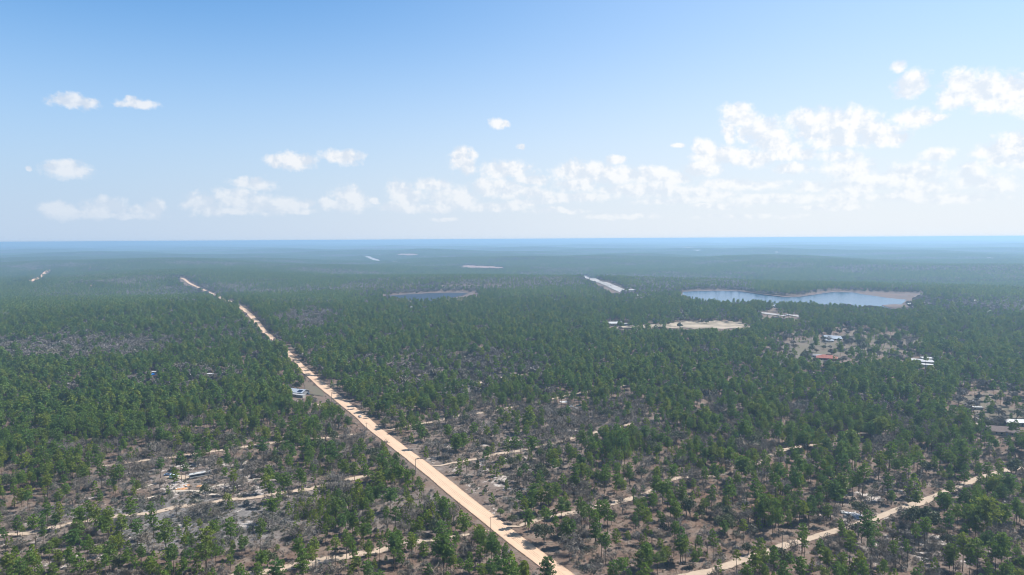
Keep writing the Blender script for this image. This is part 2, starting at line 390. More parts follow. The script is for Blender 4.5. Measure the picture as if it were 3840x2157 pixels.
# ------------------------------------------------------------------ zones (display pixels): cx, cy, rx, ry, {field: value}
# fields per hectare: p mature pine, y young pine, b bare oak, l live oak, s scrub bush ; g scrub-ground, w white sand, m meadow grass
BASE_FAR = dict(p=240, y=40, b=55, l=30, s=0, g=.2, w=0, m=0)
BASE_MID = dict(p=260, y=60, b=36, l=18, s=40, g=.25, w=.1, m=0)
BASE_NEAR = dict(p=155, y=75, b=38, l=8, s=170, g=.2, w=.12, m=0)
ZONES = [
 (330, 1040, 520, 130, dict(p=290, y=60, b=30, l=20)),
 (60, 1130, 200, 140, dict(p=270, y=160, b=30, l=10)),
 (200, 885, 290, 42, dict(p=36, y=8, b=480, l=50)),
 (560, 850, 160, 34, dict(p=110, b=200, l=30)),
 (780, 812, 100, 36, dict(p=30, y=5, b=450, l=20)),
 (450, 968, 190, 40, dict(p=130, b=130, l=30)),
 (620, 1090, 230, 60, dict(p=200, y=110)),
 (330, 1150, 190, 36, dict(p=80, b=190, y=50)),
 (520, 1212, 330, 58, dict(p=42, y=30, b=110, s=160, g=.5, w=.75, l=6)),
 (820, 1180, 150, 60, dict(p=130, y=150, b=50)),
 (420, 1318, 420, 74, dict(p=7, y=16, b=24, s=650, g=1.0, w=.40, l=0)),
 (200, 1250, 240, 30, dict(p=45, y=30, b=90, g=.2, w=.4)),
 (140, 1385, 190, 90, dict(p=60, y=110, b=40, g=.5, w=.45, s=160)),
 (880, 1275, 190, 60, dict(p=60, y=620, b=60, l=10, g=.8, s=200)),
 (1060, 1290, 90, 60, dict(p=70, y=260, b=60, l=12, g=.8, s=200)),
 (900, 1425, 420, 40, dict(p=230, y=90, b=30, s=60, g=.2, w=.2)),
 (1140, 1400, 100, 60, dict(p=60, y=20, b=60, g=.2)),
 (900, 1120, 110, 70, dict(p=80, y=40, b=120, l=20)),
 (1120, 925, 250, 40, dict(p=70, y=25, b=120, g=.5, w=.35)),
 (1170, 965, 200, 34, dict(p=45, y=20, b=150, g=.9, w=.4)),
 (1200, 1015, 330, 34, dict(p=170, y=90, b=40)),
 (1370, 1065, 330, 44, dict(p=60, y=30, b=110, g=.5, w=.3)),
 (1230, 1140, 260, 70, dict(p=40, y=50, b=75, g=.5, w=.45, s=150)),
 (1270, 1240, 110, 60, dict(p=4, y=6, b=14, g=.4, w=.55, s=200)),
 (1640, 1128, 170, 50, dict(p=140, y=700, b=50, l=12)),
 (1850, 1120, 110, 46, dict(p=40, y=20, b=240, l=60)),
 (2050, 1060, 330, 55, dict(p=170, y=40, b=130, l=25)),
 (1500, 1230, 220, 60, dict(p=95, y=40, b=60)),
 (1950, 1230, 260, 90, dict(p=140, y=50, b=60, g=.1)),
 (1800, 1280, 180, 50, dict(p=110, y=30, b=40, g=.0, w=.0)),
 (1560, 1370, 230, 70, dict(p=40, y=12, b=60, g=.2, w=.25)),
 (2200, 1240, 150, 40, dict(p=60, y=16, b=70, g=.3, w=.6, l=12)),
 (2150, 1300, 120, 26, dict(p=25, y=6, b=60, g=.3, w=.7)),
 (2420, 1290, 200, 60, dict(p=130, y=30, b=60, l=25)),
 (2300, 1390, 260, 50, dict(p=55, y=30, b=120, l=12, g=.5, w=.65)),
 (1950, 1400, 160, 40, dict(p=25, y=8, b=60, g=.2, w=.4)),
 (2130, 880, 230, 60, dict(p=40, y=5, b=30, l=20, m=1, s=10)),
 (2480, 1020, 120, 40, dict(p=20, y=3, b=20, l=10, m=.9, s=10)),
 (2300, 1090, 200, 40, dict(p=170, b=120, l=25)),
 (2300, 770, 320, 24, dict(p=60, b=170, l=160)),
 (2450, 800, 200, 20, dict(p=150, b=120, l=60)),
 (1080, 722, 220, 20, dict(p=50, b=110, l=170)),
 (1400, 700, 130, 24, dict(p=100, b=160, l=80)),
 (1720, 718, 190, 22, dict(p=90, b=150, l=120)),
]
FK = 'pyblsgwm'
def fields(X, Y):
    Z = terr(X, Y); px, py, dz = proj(np.stack([X, Y, Z], 1))
    out = {}
    t1 = sst(800, 960, py); t2 = sst(960, 1090, py)
    side = sst(600, 900, px)  # denser on the left
    for k in FK:
        v = BASE_FAR[k] * (1 - t1) + BASE_MID[k] * t1
        out[k] = v * (1 - t2) + BASE_NEAR[k] * t2
    for cx, cy, rx, ry, d in ZONES:
        q = np.sqrt(((px - cx) / rx) ** 2 + ((py - cy) / ry) ** 2)
        w = 1 - sst(.72, 1.12, q)
        if w.max() <= 0: continue
        for k, v in d.items(): out[k] = out[k] * (1 - w) + v * w
    return out, px, py, dz, Z

# ------------------------------------------------------------------ polylines
def smooth_line(P, step):
    P = np.asarray(P, float)[:, :2]
    Q = [P[0]]
    for i in range(len(P) - 1):
        p0, p1, p2, p3 = P[max(i - 1, 0)], P[i], P[i + 1], P[min(i + 2, len(P) - 1)]
        n = max(2, int(np.linalg.norm(p2 - p1) / step))
        for k in range(1, n + 1):
            t = k / n
            Q.append(.5 * (2 * p1 + (p2 - p0) * t + (2 * p0 - 5 * p1 + 4 * p2 - p3) * t * t + (-p0 + 3 * p1 - 3 * p2 + p3) * t ** 3))
    return np.array(Q)
LINES = []      # (points (N,2), clear half width) for keeping trees off
def ribbon(name, P, width, mt, clear, z0=.05, zk=3e-4, step=5, label=None, jit=.12, nx=6, taper=False):
    Q = smooth_line(P, step); n = len(Q)
    T = np.gradient(Q, axis=0); T /= np.linalg.norm(T, axis=1)[:, None] + 1e-9
    N = np.stack([-T[:, 1], T[:, 0]], 1)
    rs = np.random.RandomState(len(Q) + int(width * 10))
    def wn():
        w = np.convolve(rs.normal(0, 1, n + 8), np.ones(5) / 5, 'same')[4:-4]; return w
    wl = width / 2 * (1 + jit * wn()); wr = width / 2 * (1 + jit * wn())
    if taper:
        e = np.minimum(1, np.minimum(np.arange(n), np.arange(n)[::-1]) / 6 + .2); wl *= e; wr *= e
    V = []; A = []
    for k in range(nx + 1):
        a = -1 + 2 * k / nx
        off = np.where(a < 0, a * wl, a * wr)
        p = Q + N * off[:, None]; r = np.hypot(p[:, 0], p[:, 1])
        z = terr(p[:, 0], p[:, 1]) + z0 + zk * r
        V.append(np.column_stack([p, z])); A.append(np.full(n, a))
    V = np.stack(V, 1).reshape(-1, 3); A = np.stack(A, 1).ravel()
    i = np.arange(n - 1)[:, None] * (nx + 1) + np.arange(nx)[None]; i = i.ravel()
    Fc = np.stack([i, i + nx + 1, i + nx + 2, i + 1], 1)
    me = np_mesh(name, V, [Fc], [mt], True, vert_attr=dict(across=A))
    o = link(bpy.data.objects.new(name, me)); tag(o, label, None, None, 'structure')
    LINES.append((Q, clear)); return Q
roadpx = (C3([(520, 0), (660, 170), (865, 350), (1040, 530), (1265, 700), (1465, 860), (1675, 1050), (1860, 1240)]) +
          R2([(600, 500), (764, 640), (914, 770), (1076, 900), (1187, 985), (1335, 1090), (1560, 1240)]))
roadup = R4([(2150, 860), (2085, 790), (1990, 730), (1945, 670), (1880, 600), (1830, 560), (1785, 530)])[::-1]
roadfar = R4([(1345, 328), (1385, 337), (1430, 370), (1490, 398), (1560, 430), (1640, 465), (1710, 497)])
RP = at(roadfar + roadup + roadpx)
# extend past the bottom of the frame towards and beyond the camera
d = RP[-1] - RP[-4]; d /= np.linalg.norm(d[:2]); RP = np.vstack([RP, RP[-1] + d * 60, RP[-1] + d * 250])
# least-squares straighten: the county road is straight over the near kilometre
near = RP[:, 1] < 1100
cc = np.polyfit(RP[near, 1], RP[near, 0], 1)
RPs = RP.copy(); RPs[near, 0] = .65 * np.polyval(cc, RP[near, 1]) + .35 * RP[near, 0]
ROADQ = ribbon('dirt_road', RPs, 9.6, M_ROAD, 10.5, z0=.10, zk=5e-4, step=6, label='wide tan packed sand road running straight through the woods', jit=.08)
TR = [
 ('sand_track', R2([(1115, 985), (1030, 1000), (940, 1020), (790, 1045), (640, 1065), (480, 1090), (300, 1135), (130, 1170), (0, 1197)]) + R1([(2450, 1215), (2250, 1250), (2060, 1285), (1830, 1322), (1500, 1380)]), 6.2, 3.4, 'pale sand track joining the dirt road at lower centre'),
 ('sand_track', R1([(-150, 1040), (0, 1022), (240, 1000), (500, 945), (720, 905), (900, 880), (1180, 845), (1330, 805), (1500, 790), (1700, 755), (1900, 742), (2130, 700), (2350, 672), (2500, 632)]) + R2([(150, 585), (330, 560)]), 5.0, 3.0, 'pale track crossing the left foreground scrub'),
 ('sand_track', R1([(760, 500), (890, 490), (1050, 465), (1300, 435), (1500, 405), (1750, 370), (1960, 340), (2200, 310), (2540, 280)]) + R2([(90, 262), (200, 262)]), 5.0, 3.0, 'narrow track through the pines above the white bus'),
 ('sand_track', R2([(300, 235), (380, 225), (450, 210), (700, 165), (850, 130), (1050, 100), (1220, 70), (1400, 35)]) + R5([(1400, 1283), (1560, 1250), (1690, 1220), (1920, 1180), (2180, 1135)]), 4.6, 2.6, 'narrow pale track leaving the dirt road to the right near the car'),
 ('sand_track', R2([(650, 500), (750, 497), (850, 475), (1000, 450), (1200, 405), (1290, 395), (1480, 355), (1700, 300), (1900, 250), (2250, 170), (2400, 140)]), 4.4, 2.6, 'whitish track crossing the open pines right of the road'),
 ('sand_track', R2([(1230, 950), (1330, 955), (1500, 900), (1760, 850), (2000, 790), (2290, 715), (2520, 600)]) + R3([(130, 580), (290, 565), (570, 480), (700, 400), (880, 355), (1050, 330), (1240, 270), (1500, 235), (1650, 190)]), 4.2, 2.2, 'faint track winding right from the dirt road into the pines'),
 ('sand_track', R3([(-300, 1400), (100, 1322), (300, 1265), (560, 1175), (800, 1095), (880, 1070), (1080, 1010), (1250, 960), (1450, 905), (1620, 830), (1800, 770), (1950, 715), (2080, 665), (2200, 610), (2350, 560), (2520, 520), (2700, 490)]), 4.8, 4.4, 'pale two rut track crossing the lower right corner'),
 ('sand_track', R5([(950, 1135), (1050, 1118), (1150, 1095), (1300, 1065), (1450, 1050)]), 5.0, 4.0, 'short pale track in the open patch of bare trees'),
 ('footpath', R1([(960, 740), (1080, 750), (1200, 720), (1300, 690), (1500, 690), (1560, 712), (1660, 718), (1668, 690), (1550, 680), (1620, 655), (1800, 620), (2020, 590)]), 2.3, .8, 'whitish looping footpath below the white bus'),
 ('footpath', R1([(1000, 692), (1150, 640), (1280, 605)]), 2.2, .8, 'thin pale footpath left of the white bus'),
 ('footpath', R1([(1500, 770), (1480, 745), (1560, 715)]), 2.6, .8, 'stub of footpath joining the left track'),
 ('sand_track', R1([(1240, 585), (1370, 580), (1420, 590), (1600, 575)]), 6.5, 4, 'bare sandy pull in where the white bus is parked'),
 ('sand_track', R6([(560, 1080), (640, 1050), (760, 1045), (900, 1050)]), 4, 1.5, 'short pale track in front of the mown field'),
 ('sand_track', R6([(810, 892), (880, 870), (950, 850), (1060, 838)]), 6, 4, 'curving sandy drive across the mown field'),
 ('sand_track', R6([(1240, 795), (1290, 805)]), 5, 2, 'white concrete drive beside the hilltop house'),
 ('sand_track', R4([(2520, 1322), (2380, 1282), (2240, 1280)]), 4.0, 3, 'short drive below the metal roofed house'),
 ('sand_track', R4([(2280, 1075), (2200, 1090), (2100, 1095)]), 4, 3, 'short drive above the metal roofed house'),
 ('sand_track', R4([(820, 1130), (920, 1085), (1030, 1060)]), 5, 3, 'pale drive beside the yellow green tree in the left woods'),
]
PIX_SOFT = []
for nm, px, w, cl, lb in TR:
    if nm == 'footpath': w *= 1.4
    if w >= 4:
        dpx = [(x * 2576 / W, y * 2576 / W) for x, y in px]; hh_ = 2.2 if dpx[0][1] < 1100 else 3.6
        PIX_SOFT.append([(x, y - hh_) for x, y in dpx] + [(x, y + hh_) for x, y in dpx[::-1]])
    ribbon(nm, at(px), w, M_PATH if nm == 'footpath' else M_TRACK, cl, z0=.06, zk=4e-4, step=3.5, label=lb, jit=.45, nx=4, taper=True)
HWYPX = D3([(238, 447), (300, 455), (400, 482), (520, 520), (620, 560), (700, 598), (800, 640)]) + C6([(1980, 245), (2250, 262), (2450, 290)])
HP = at(HWYPX)
HQ = ribbon('highway', HP[:7], 30, M_ASPHALT, 22, z0=.3, zk=6e-4, step=30, label='pale divided highway cutting through the far woods', jit=.03)
HQ2 = ribbon('highway', HP[6:], 17, M_ASPHALT, 9, z0=.3, zk=6e-4, step=30, label='pale road stretch glimpsed between trees in front of the lake', jit=.1)
for nm, px, w, mt, lb in [
  ('clay_road', R4([(215, 362), (260, 345), (320, 312)]), 26, M_CLAYROAD, 'orange road stretch in the far left woods'),
  ('clay_road', R4([(322, 308), (350, 285), (392, 266)]), 18, M_CLAYROAD, 'upper orange road stretch in the far left woods'),
  ('highway', D2([(270, 233), (360, 243), (430, 268), (510, 300), (620, 296), (730, 312)]), 60, M_ASPHALT, 'distant pale highway stretch beyond the first ridge'),
  ]:
    ribbon(nm, at(px), w, mt, w / 2, z0=1, zk=8e-4, step=40, label=lb, jit=.1)

# clearings as draped polygons -------------------------------------------------
PIX_CLEAR = []    # display-pixel polygons that trees must not cover
def inpoly(px, py, poly):
    px = np.asarray(px); py = np.asarray(py); ins = np.zeros(px.shape, bool); n = len(poly); j = n - 1
    for i in range(n):
        xi, yi = poly[i]; xj, yj = poly[j]
        c = ((yi > py) != (yj > py)) & (px < (xj - xi) * (py - yi) / (yj - yi + 1e-12) + xi)
        ins ^= c; j = i
    return ins
def to_d(px): return [(x * 2576 / W, y * 2576 / W) for x, y in px]
def patch(name, px, mt, z0, label, clear=True, rough=.06, flat=None, n=26, zk=5e-4, kind='structure'):
    """irregular ground patch: rings from its centre to its outline, draped on the terrain"""
    P = at(px)[:, :2]
    if clear: PIX_CLEAR.append(to_d(px))
    Q = [];
    for i in range(len(P)):
        a, b = P[i], P[(i + 1) % len(P)]; m = max(2, int(np.linalg.norm(b - a) / 25))
        for k in range(m): Q.append(a + (b - a) * k / m)
    Q = np.array(Q); c = Q.mean(0); rs = np.random.RandomState(len(px) * 7 + int(abs(c[0])) % 97)
    j = np.convolve(rs.normal(0, 1, len(Q) + 4), np.ones(3) / 3, 'same')[2:-2]
    Q = c + (Q - c) * (1 + rough * j)[:, None]
    m = len(Q); V = [c[None]]; rings = 14
    for k in range(1, rings + 1): V.append(c + (Q - c) * k / rings)
    V = np.vstack(V); z = terr(V[:, 0], V[:, 1]) + z0 + zk * np.hypot(V[:, 0], V[:, 1]) if flat is None else np.full(len(V), flat)
    V = np.column_stack([V, z]); tri = [(0, 1 + i, 1 + (i + 1) % m) for i in range(m)]; q = []
    for k in range(rings - 1):
        a = 1 + k * m; b = a + m
        q += [(a + i, b + i, b + (i + 1) % m, a + (i + 1) % m) for i in range(m)]
    me = np_mesh(name, V, [np.array(tri), np.array(q)], [mt], True, vert_attr=dict(across=np.zeros(len(V))))
    o = link(bpy.data.objects.new(name, me)); tag(o, label, None, None, kind); return o
F1 = C6([(150, 425), (350, 395), (600, 380), (800, 368), (930, 350), (1100, 342), (1230, 352), (1330, 336), (1560, 345), (1700, 338), (1740, 372), (1880, 400), (1900, 415), (1700, 420), (1500, 438), (1350, 425), (1130, 434), (1000, 418), (860, 428), (700, 415), (560, 425), (400, 418), (280, 432)])
patch('open_field', F1, M_SANDPATCH, .2, 'pale dry field beside the barn')
F2 = C4_([(300, 360), (620, 300), (760, 280), (1000, 262), (1330, 200), (1520, 190), (1700, 262), (2100, 320), (2500, 290), (2480, 360), (2150, 450), (2050, 540), (1850, 500), (1500, 540), (1250, 560), (1150, 640), (850, 660), (700, 720), (500, 725), (330, 680), (320, 560), (420, 470)])
patch('mown_field', F2, M_GRASSPATCH, .2, 'brown mown field with scattered shade trees', clear=False)
PARK = to_d(F2)
F3 = C5([(690, 195), (900, 190), (1250, 200), (1420, 110), (1560, 130), (1620, 220), (1640, 330), (1900, 410), (2300, 440), (2300, 730), (1900, 735), (1700, 725), (1400, 700), (1290, 760), (1150, 750), (1130, 580), (1250, 500), (1200, 370), (900, 290)])
patch('mown_field', F3, M_GRASSPATCH, .2, 'brown grass lot with parked vehicles at the right edge', clear=False)
PARK3 = to_d(F3)
patch('sandy_yard', C5([(1130, 560), (1290, 550), (1290, 760), (1150, 750)]), M_SANDPATCH, .28, 'yellowish sandy yard round the pole at the right edge', clear=False)
patch('sandy_yard', C3([(650, 400), (770, 410), (1000, 560), (1040, 620), (1020, 660), (880, 640), (690, 600), (680, 480)]), M_GRASSPATCH, .12, 'grassy yard beside the metal roofed house', clear=True)
patch('sandy_yard', R4([(1225, 1120), (1260, 1095), (1350, 1085), (1440, 1060), (1540, 1055), (1500, 1110), (1420, 1125)]), M_SANDPATCH, .15, 'pale sandy yard in the left woods', clear=False, rough=.2)
# lakes
lv1 = LAKES[0][4]; lv2 = LAKES[1][4]
def dd(px): return DD(px)
patch('lake_shore', R6([(-60, 425), (120, 418), (250, 412), (450, 420), (560, 440), (700, 458), (850, 460), (960, 448), (1060, 428), (1150, 420), (1330, 426), (1500, 432), (1700, 432), (1860, 440), (1790, 470), (1720, 500), (1760, 560), (1650, 590), (1300, 585), (900, 565), (500, 545), (150, 520), (-60, 470)]), M_SHORE, 0, 'reddish brown exposed lake bed round the blue lake', flat=lv1 + .5, rough=.012, clear=False)
LAKEPX = [(0, 434), (120, 429), (250, 427), (430, 431), (560, 453), (640, 465), (740, 474), (850, 475), (950, 466), (1040, 450), (1120, 438), (1210, 437), (1300, 440), (1350, 452), (1450, 466), (1560, 482), (1690, 494), (1670, 515), (1640, 540), (1400, 572), (1000, 550), (700, 535), (400, 530), (120, 505), (0, 460)]
patch('lake', R6(LAKEPX), M_WATER, 0, 'blue lake with a curved shore beyond the woods', flat=lv1 + .9, rough=.004, clear=False)
PIX_CLEAR.append(to_d(R6([(-30, 424), (250, 412), (450, 422), (600, 447), (750, 462), (900, 456), (1060, 430), (1150, 421), (1500, 432), (1850, 441), (1780, 470), (1690, 497), (1660, 528), (1500, 540), (1400, 528), (1200, 514), (1000, 502), (800, 500), (600, 494), (430, 488), (330, 490), (290, 508), (240, 480), (120, 474), (0, 452)])))
NOTREE = [(LK1, to_d(R6(LAKEPX)))]
patch('lake_shore', R6([(1500, 536), (1600, 530), (1690, 534), (1780, 548), (1700, 556), (1600, 556), (1530, 548)]), M_SHORE, 0, 'dark mud spit at the right end of the blue lake', flat=lv1 + 1.3, rough=.02)
patch('pond_shore', dd([(938, 743), (1000, 739), (1060, 735), (1110, 733), (1215, 733), (1210, 738), (1180, 746), (1160, 750), (1100, 756), (1000, 756)]), M_SHORE, 0, 'orange brown bank round the small dark pond', flat=lv2 + .4, rough=.01, clear=False)
patch('pond', dd([(965, 745.5), (1020, 742), (1080, 738.5), (1130, 737), (1178, 738), (1165, 744), (1130, 751), (1090, 758), (1030, 756)]), M_POND, 0, 'small dark pond in the far woods', flat=lv2 + .8, rough=.004, clear=False)
PIX_CLEAR.append([(940, 743), (1000, 739), (1060, 735), (1110, 733), (1215, 734), (1205, 739), (1170, 747), (1150, 748), (1120, 745), (1080, 751), (1040, 748), (980, 746)])
NOTREE.append((LK2, [(965, 745), (1080, 738), (1178, 738), (1165, 746), (1130, 752), (1090, 759), (1030, 757)]))
for nm, px, mt, lb in [
  ('fallow_field', D2([(690, 206), (800, 186), (980, 188), (1070, 208), (900, 218)]), M_FALLOW, 'reddish fallow field on the far rise'),
  ('fallow_field', D2([(1455, 372), (1680, 346), (2080, 360), (2240, 378), (2100, 392), (1640, 376)]), M_FALLOW, 'long pale clearing in the middle distance'),
  ('sand_clearing', D2([(428, 206), (520, 202), (640, 218), (520, 214)]), M_SANDPATCH, 'thin pale clearing behind the distant highway'),
  ('sand_clearing', D3([(1478, 104), (1610, 96), (1610, 104), (1478, 110)]), M_SANDPATCH, 'pale strip near the horizon, left one of the row'),
  ('sand_clearing', D3([(1580, 125), (1710, 126), (1712, 141), (1640, 138)]), M_WHITEROOF, 'bright white lot near the horizon right of centre'),
  ('sand_clearing', D3([(1795, 110), (2060, 114), (2060, 122), (1860, 118)]), M_WHITEROOF, 'long thin white strip near the horizon'),
  ('sand_clearing', D3([(2140, 112), (2210, 112), (2200, 121)]), M_SANDPATCH, 'short pale strip near the horizon'),
  ('sand_clearing', D4([(0, 178), (80, 184), (70, 193), (0, 190)]), M_SANDPATCH, 'pinkish strip beyond the blue lake'),
  ('sand_clearing', D4([(600, 243), (820, 243), (820, 251), (640, 250)]), M_FALLOW, 'thin reddish strip beyond the blue lake'),
  ('sand_clearing', D4([(2190, 240), (2260, 248), (2262, 256), (2200, 250)]), M_WHITEROOF, 'white lot far away at the right'),
  ('sand_clearing', D4([(2320, 255), (2400, 257), (2400, 264), (2320, 263)]), M_WHITEROOF, 'second white lot far away at the right edge'),
  ('far_lake', R6([(60, 44), (280, 42), (500, 44), (500, 50), (200, 50)]), M_WATER, 'thin far lake on the horizon'),
  ('clay_clearing', R4([(810, 178), (826, 166), (832, 170), (822, 180)]), M_SANDPATCH, 'tiny pale gap in the far left woods, left one'),
  ('clay_clearing', R4([(925, 160), (942, 160), (944, 176), (934, 176)]), M_CLAYROAD, 'tiny orange gap in the far left woods, second from left'),
  ('clay_clearing', R4([(1036, 154), (1052, 152), (1056, 168), (1042, 166)]), M_SANDPATCH, 'tiny pale gap in the far left woods, third from left'),
  ('clay_clearing', R4([(1258, 152), (1270, 152), (1282, 170), (1268, 168)]), M_CLAYROAD, 'tiny orange gap in the far left woods, right one'),
  ('clay_clearing', R4([(670, 266), (676, 244), (690, 244), (686, 268)]), M_CLAYROAD, 'small orange gap above the left woods'),
  ('clay_clearing', R4([(678, 396), (680, 378), (705, 374), (694, 396)]), M_CLAYROAD, 'small orange gap nearer in the left woods'),
  ]:
    patch(nm, px, mt, 1.0, lb, rough=.03, zk=9e-4)
PIX_CLEAR.append(to_d(HWYPX[:7] + D3([(640, 640), (560, 600), (470, 545), (400, 500), (300, 470)])))
PIX_CLEAR.append(to_d(C6([(1950, 215), (2100, 222), (2250, 240), (2450, 265), (2450, 300), (2250, 292), (1980, 268)])))
PIX_CLEAR.append(to_d(R4([(215, 366), (300, 325), (385, 262), (395, 270), (330, 318), (240, 370)])))
PIX_CLEAR.append(to_d(R4([(1340, 322), (1400, 325), (1500, 392), (1480, 405), (1400, 372), (1340, 335)])))
PIX_CLEAR.append(to_d(R4([(1480, 393), (1560, 425), (1640, 460), (1710, 492), (1775, 522), (1765, 530), (1690, 500), (1620, 470), (1540, 430), (1475, 400)])))
PIX_CLEAR.append(to_d(R4([(1770, 522), (1850, 540), (1900, 580), (1925, 630), (1960, 672), (2060, 760), (2100, 800), (2060, 790), (1990, 745), (1930, 670), (1850, 605)])))
PIX_CLEAR.append(to_d(C3([(440, -40), (560, -10), (760, 190), (960, 350), (1140, 530), (1400, 700), (1560, 860), (1780, 1050), (1950, 1240), (2030, 1430), (1780, 1240), (1580, 1080), (1390, 880), (1270, 800), (1060, 640), (960, 560), (850, 420), (780, 320), (640, 300), (640, 200)])))
PIX_CLEAR.append(to_d(R2([(-20, -20), (60, 0), (250, 180), (460, 320), (590, 440), (770, 590), (920, 715), (1100, 860), (1250, 975), (1520, 1160), (1765, 1330), (1600, 1330), (1480, 1240), (1250, 1090), (1110, 985), (1000, 900), (840, 770), (700, 640), (540, 500), (380, 360), (220, 240), (60, 100)])))

# ------------------------------------------------------------------ terrain mesh
def build_ground():
    azs = np.concatenate([np.arange(-180, -52, 4.0), np.arange(-52, 52, 0.30), np.arange(52, 180, 4.0)]); na = len(azs)
    rr = np.concatenate([np.geomspace(20, 240, 16)[:-1], np.geomspace(240, 34000, 330)])
    A, Rr = np.meshgrid(np.radians(azs), rr, indexing='xy')
    X = Rr * np.sin(A); Y = Rr * np.cos(A); X = X.ravel(); Y = Y.ravel()
    f, px, py, dz, Z = fields(X, Y)
    ok = (dz > 50) & (np.abs(np.arctan2(X, Y)) < R(56))
    V = np.column_stack([X, Y, Z])
    i = (np.arange(len(rr) - 1)[:, None] * na + np.arange(na)[None]).ravel()
    jn = (np.arange(len(rr) - 1)[:, None] * na + ((np.arange(na) + 1) % na)[None]).ravel()
    Fc = np.stack([i, jn, jn + na, i + na], 1)
    V = np.vstack([V, [[0, 0, float(terr(0, 0))]]]); c = len(V) - 1
    tri = np.stack([np.full(na, c), (np.arange(na) + 1) % na, np.arange(na)], 1)
    z1 = lambda a: np.append(np.where(ok, a, 0.3), 0.0)
    me = np_mesh('ground', V, [Fc[:, ::-1], tri[:, ::-1]], [M_GROUND], True,
                 vert_attr=dict(sand=z1(f['w']), scrub=z1(f['g']), grass=z1(f['m'] * 0)))
    o = link(bpy.data.objects.new('ground', me)); tag(o, 'brown leaf strewn sandy forest floor', None, None, 'structure')
build_ground()

# ------------------------------------------------------------------ tree meshes
def tube(p0, p1, r0, r1, k=3):
    p0, p1 = np.array(p0, float), np.array(p1, float); d = p1 - p0; d /= np.linalg.norm(d) + 1e-9
    a = np.cross(d, [0, 0, 1.0]) if abs(d[2]) < .9 else np.cross(d, [1.0, 0, 0]); a /= np.linalg.norm(a); b = np.cross(d, a)
    th = np.arange(k) / k * 2 * math.pi
    ring = np.cos(th)[:, None] * a + np.sin(th)[:, None] * b
    V = np.vstack([p0 + ring * r0, p1 + ring * r1])
    Fq = [(i, (i + 1) % k, k + (i + 1) % k, k + i) for i in range(k)]
    return V, np.array(Fq)
class Acc:
    def __init__(s): s.V = []; s.F = []; s.n = 0; s.tint = []; s.mi = []
    def add(s, V, F, tint=.5, mi=0):
        s.V.append(V); s.F.append(F + s.n); s.n += len(V)
        s.tint.append(np.broadcast_to(np.asarray(tint, float), (len(F),)).copy()); s.mi.append(np.full(len(F), mi))
    def mesh(s, name, mats, extra=None):
        me = np_mesh(name, np.vstack(s.V), [np.vstack(s.F)], mats, False, mat_idx=np.concatenate(s.mi), face_attr=dict(tint=np.concatenate(s.tint)))
        return me
def quads(C, size, rs, aspect=.6, up=0.0):
    n = len(C); a = rs.normal(0, 1, (n, 3)); a[:, 2] *= (1 - up); a /= np.linalg.norm(a, axis=1)[:, None]
    b = rs.normal(0, 1, (n, 3)); b -= (b * a).sum(1)[:, None] * a; b /= np.linalg.norm(b, axis=1)[:, None]
    s = (np.asarray(size) * rs.uniform(.7, 1.3, n))[:, None]
    a = a * s / 2; b = b * s * aspect / 2
    V = np.stack([C - a - b, C + a - b, C + a + b, C - a + b], 1).reshape(-1, 3)
    return V, np.arange(4 * n).reshape(n, 4)
def clump_pts(rs, centers, rad, per, flat=.65):
    n = len(centers); P = rs.normal(0, 1, (n, per, 3)); P /= np.linalg.norm(P, axis=2)[..., None]
    P *= (rs.uniform(.25, 1, (n, per, 1)) ** .5) * np.asarray(rad).reshape(-1, 1, 1); P[..., 2] *= flat
    return (centers[:, None] + P).reshape(-1, 3), np.repeat(np.clip(rs.normal(.5, .28, n), 0, 1), per)
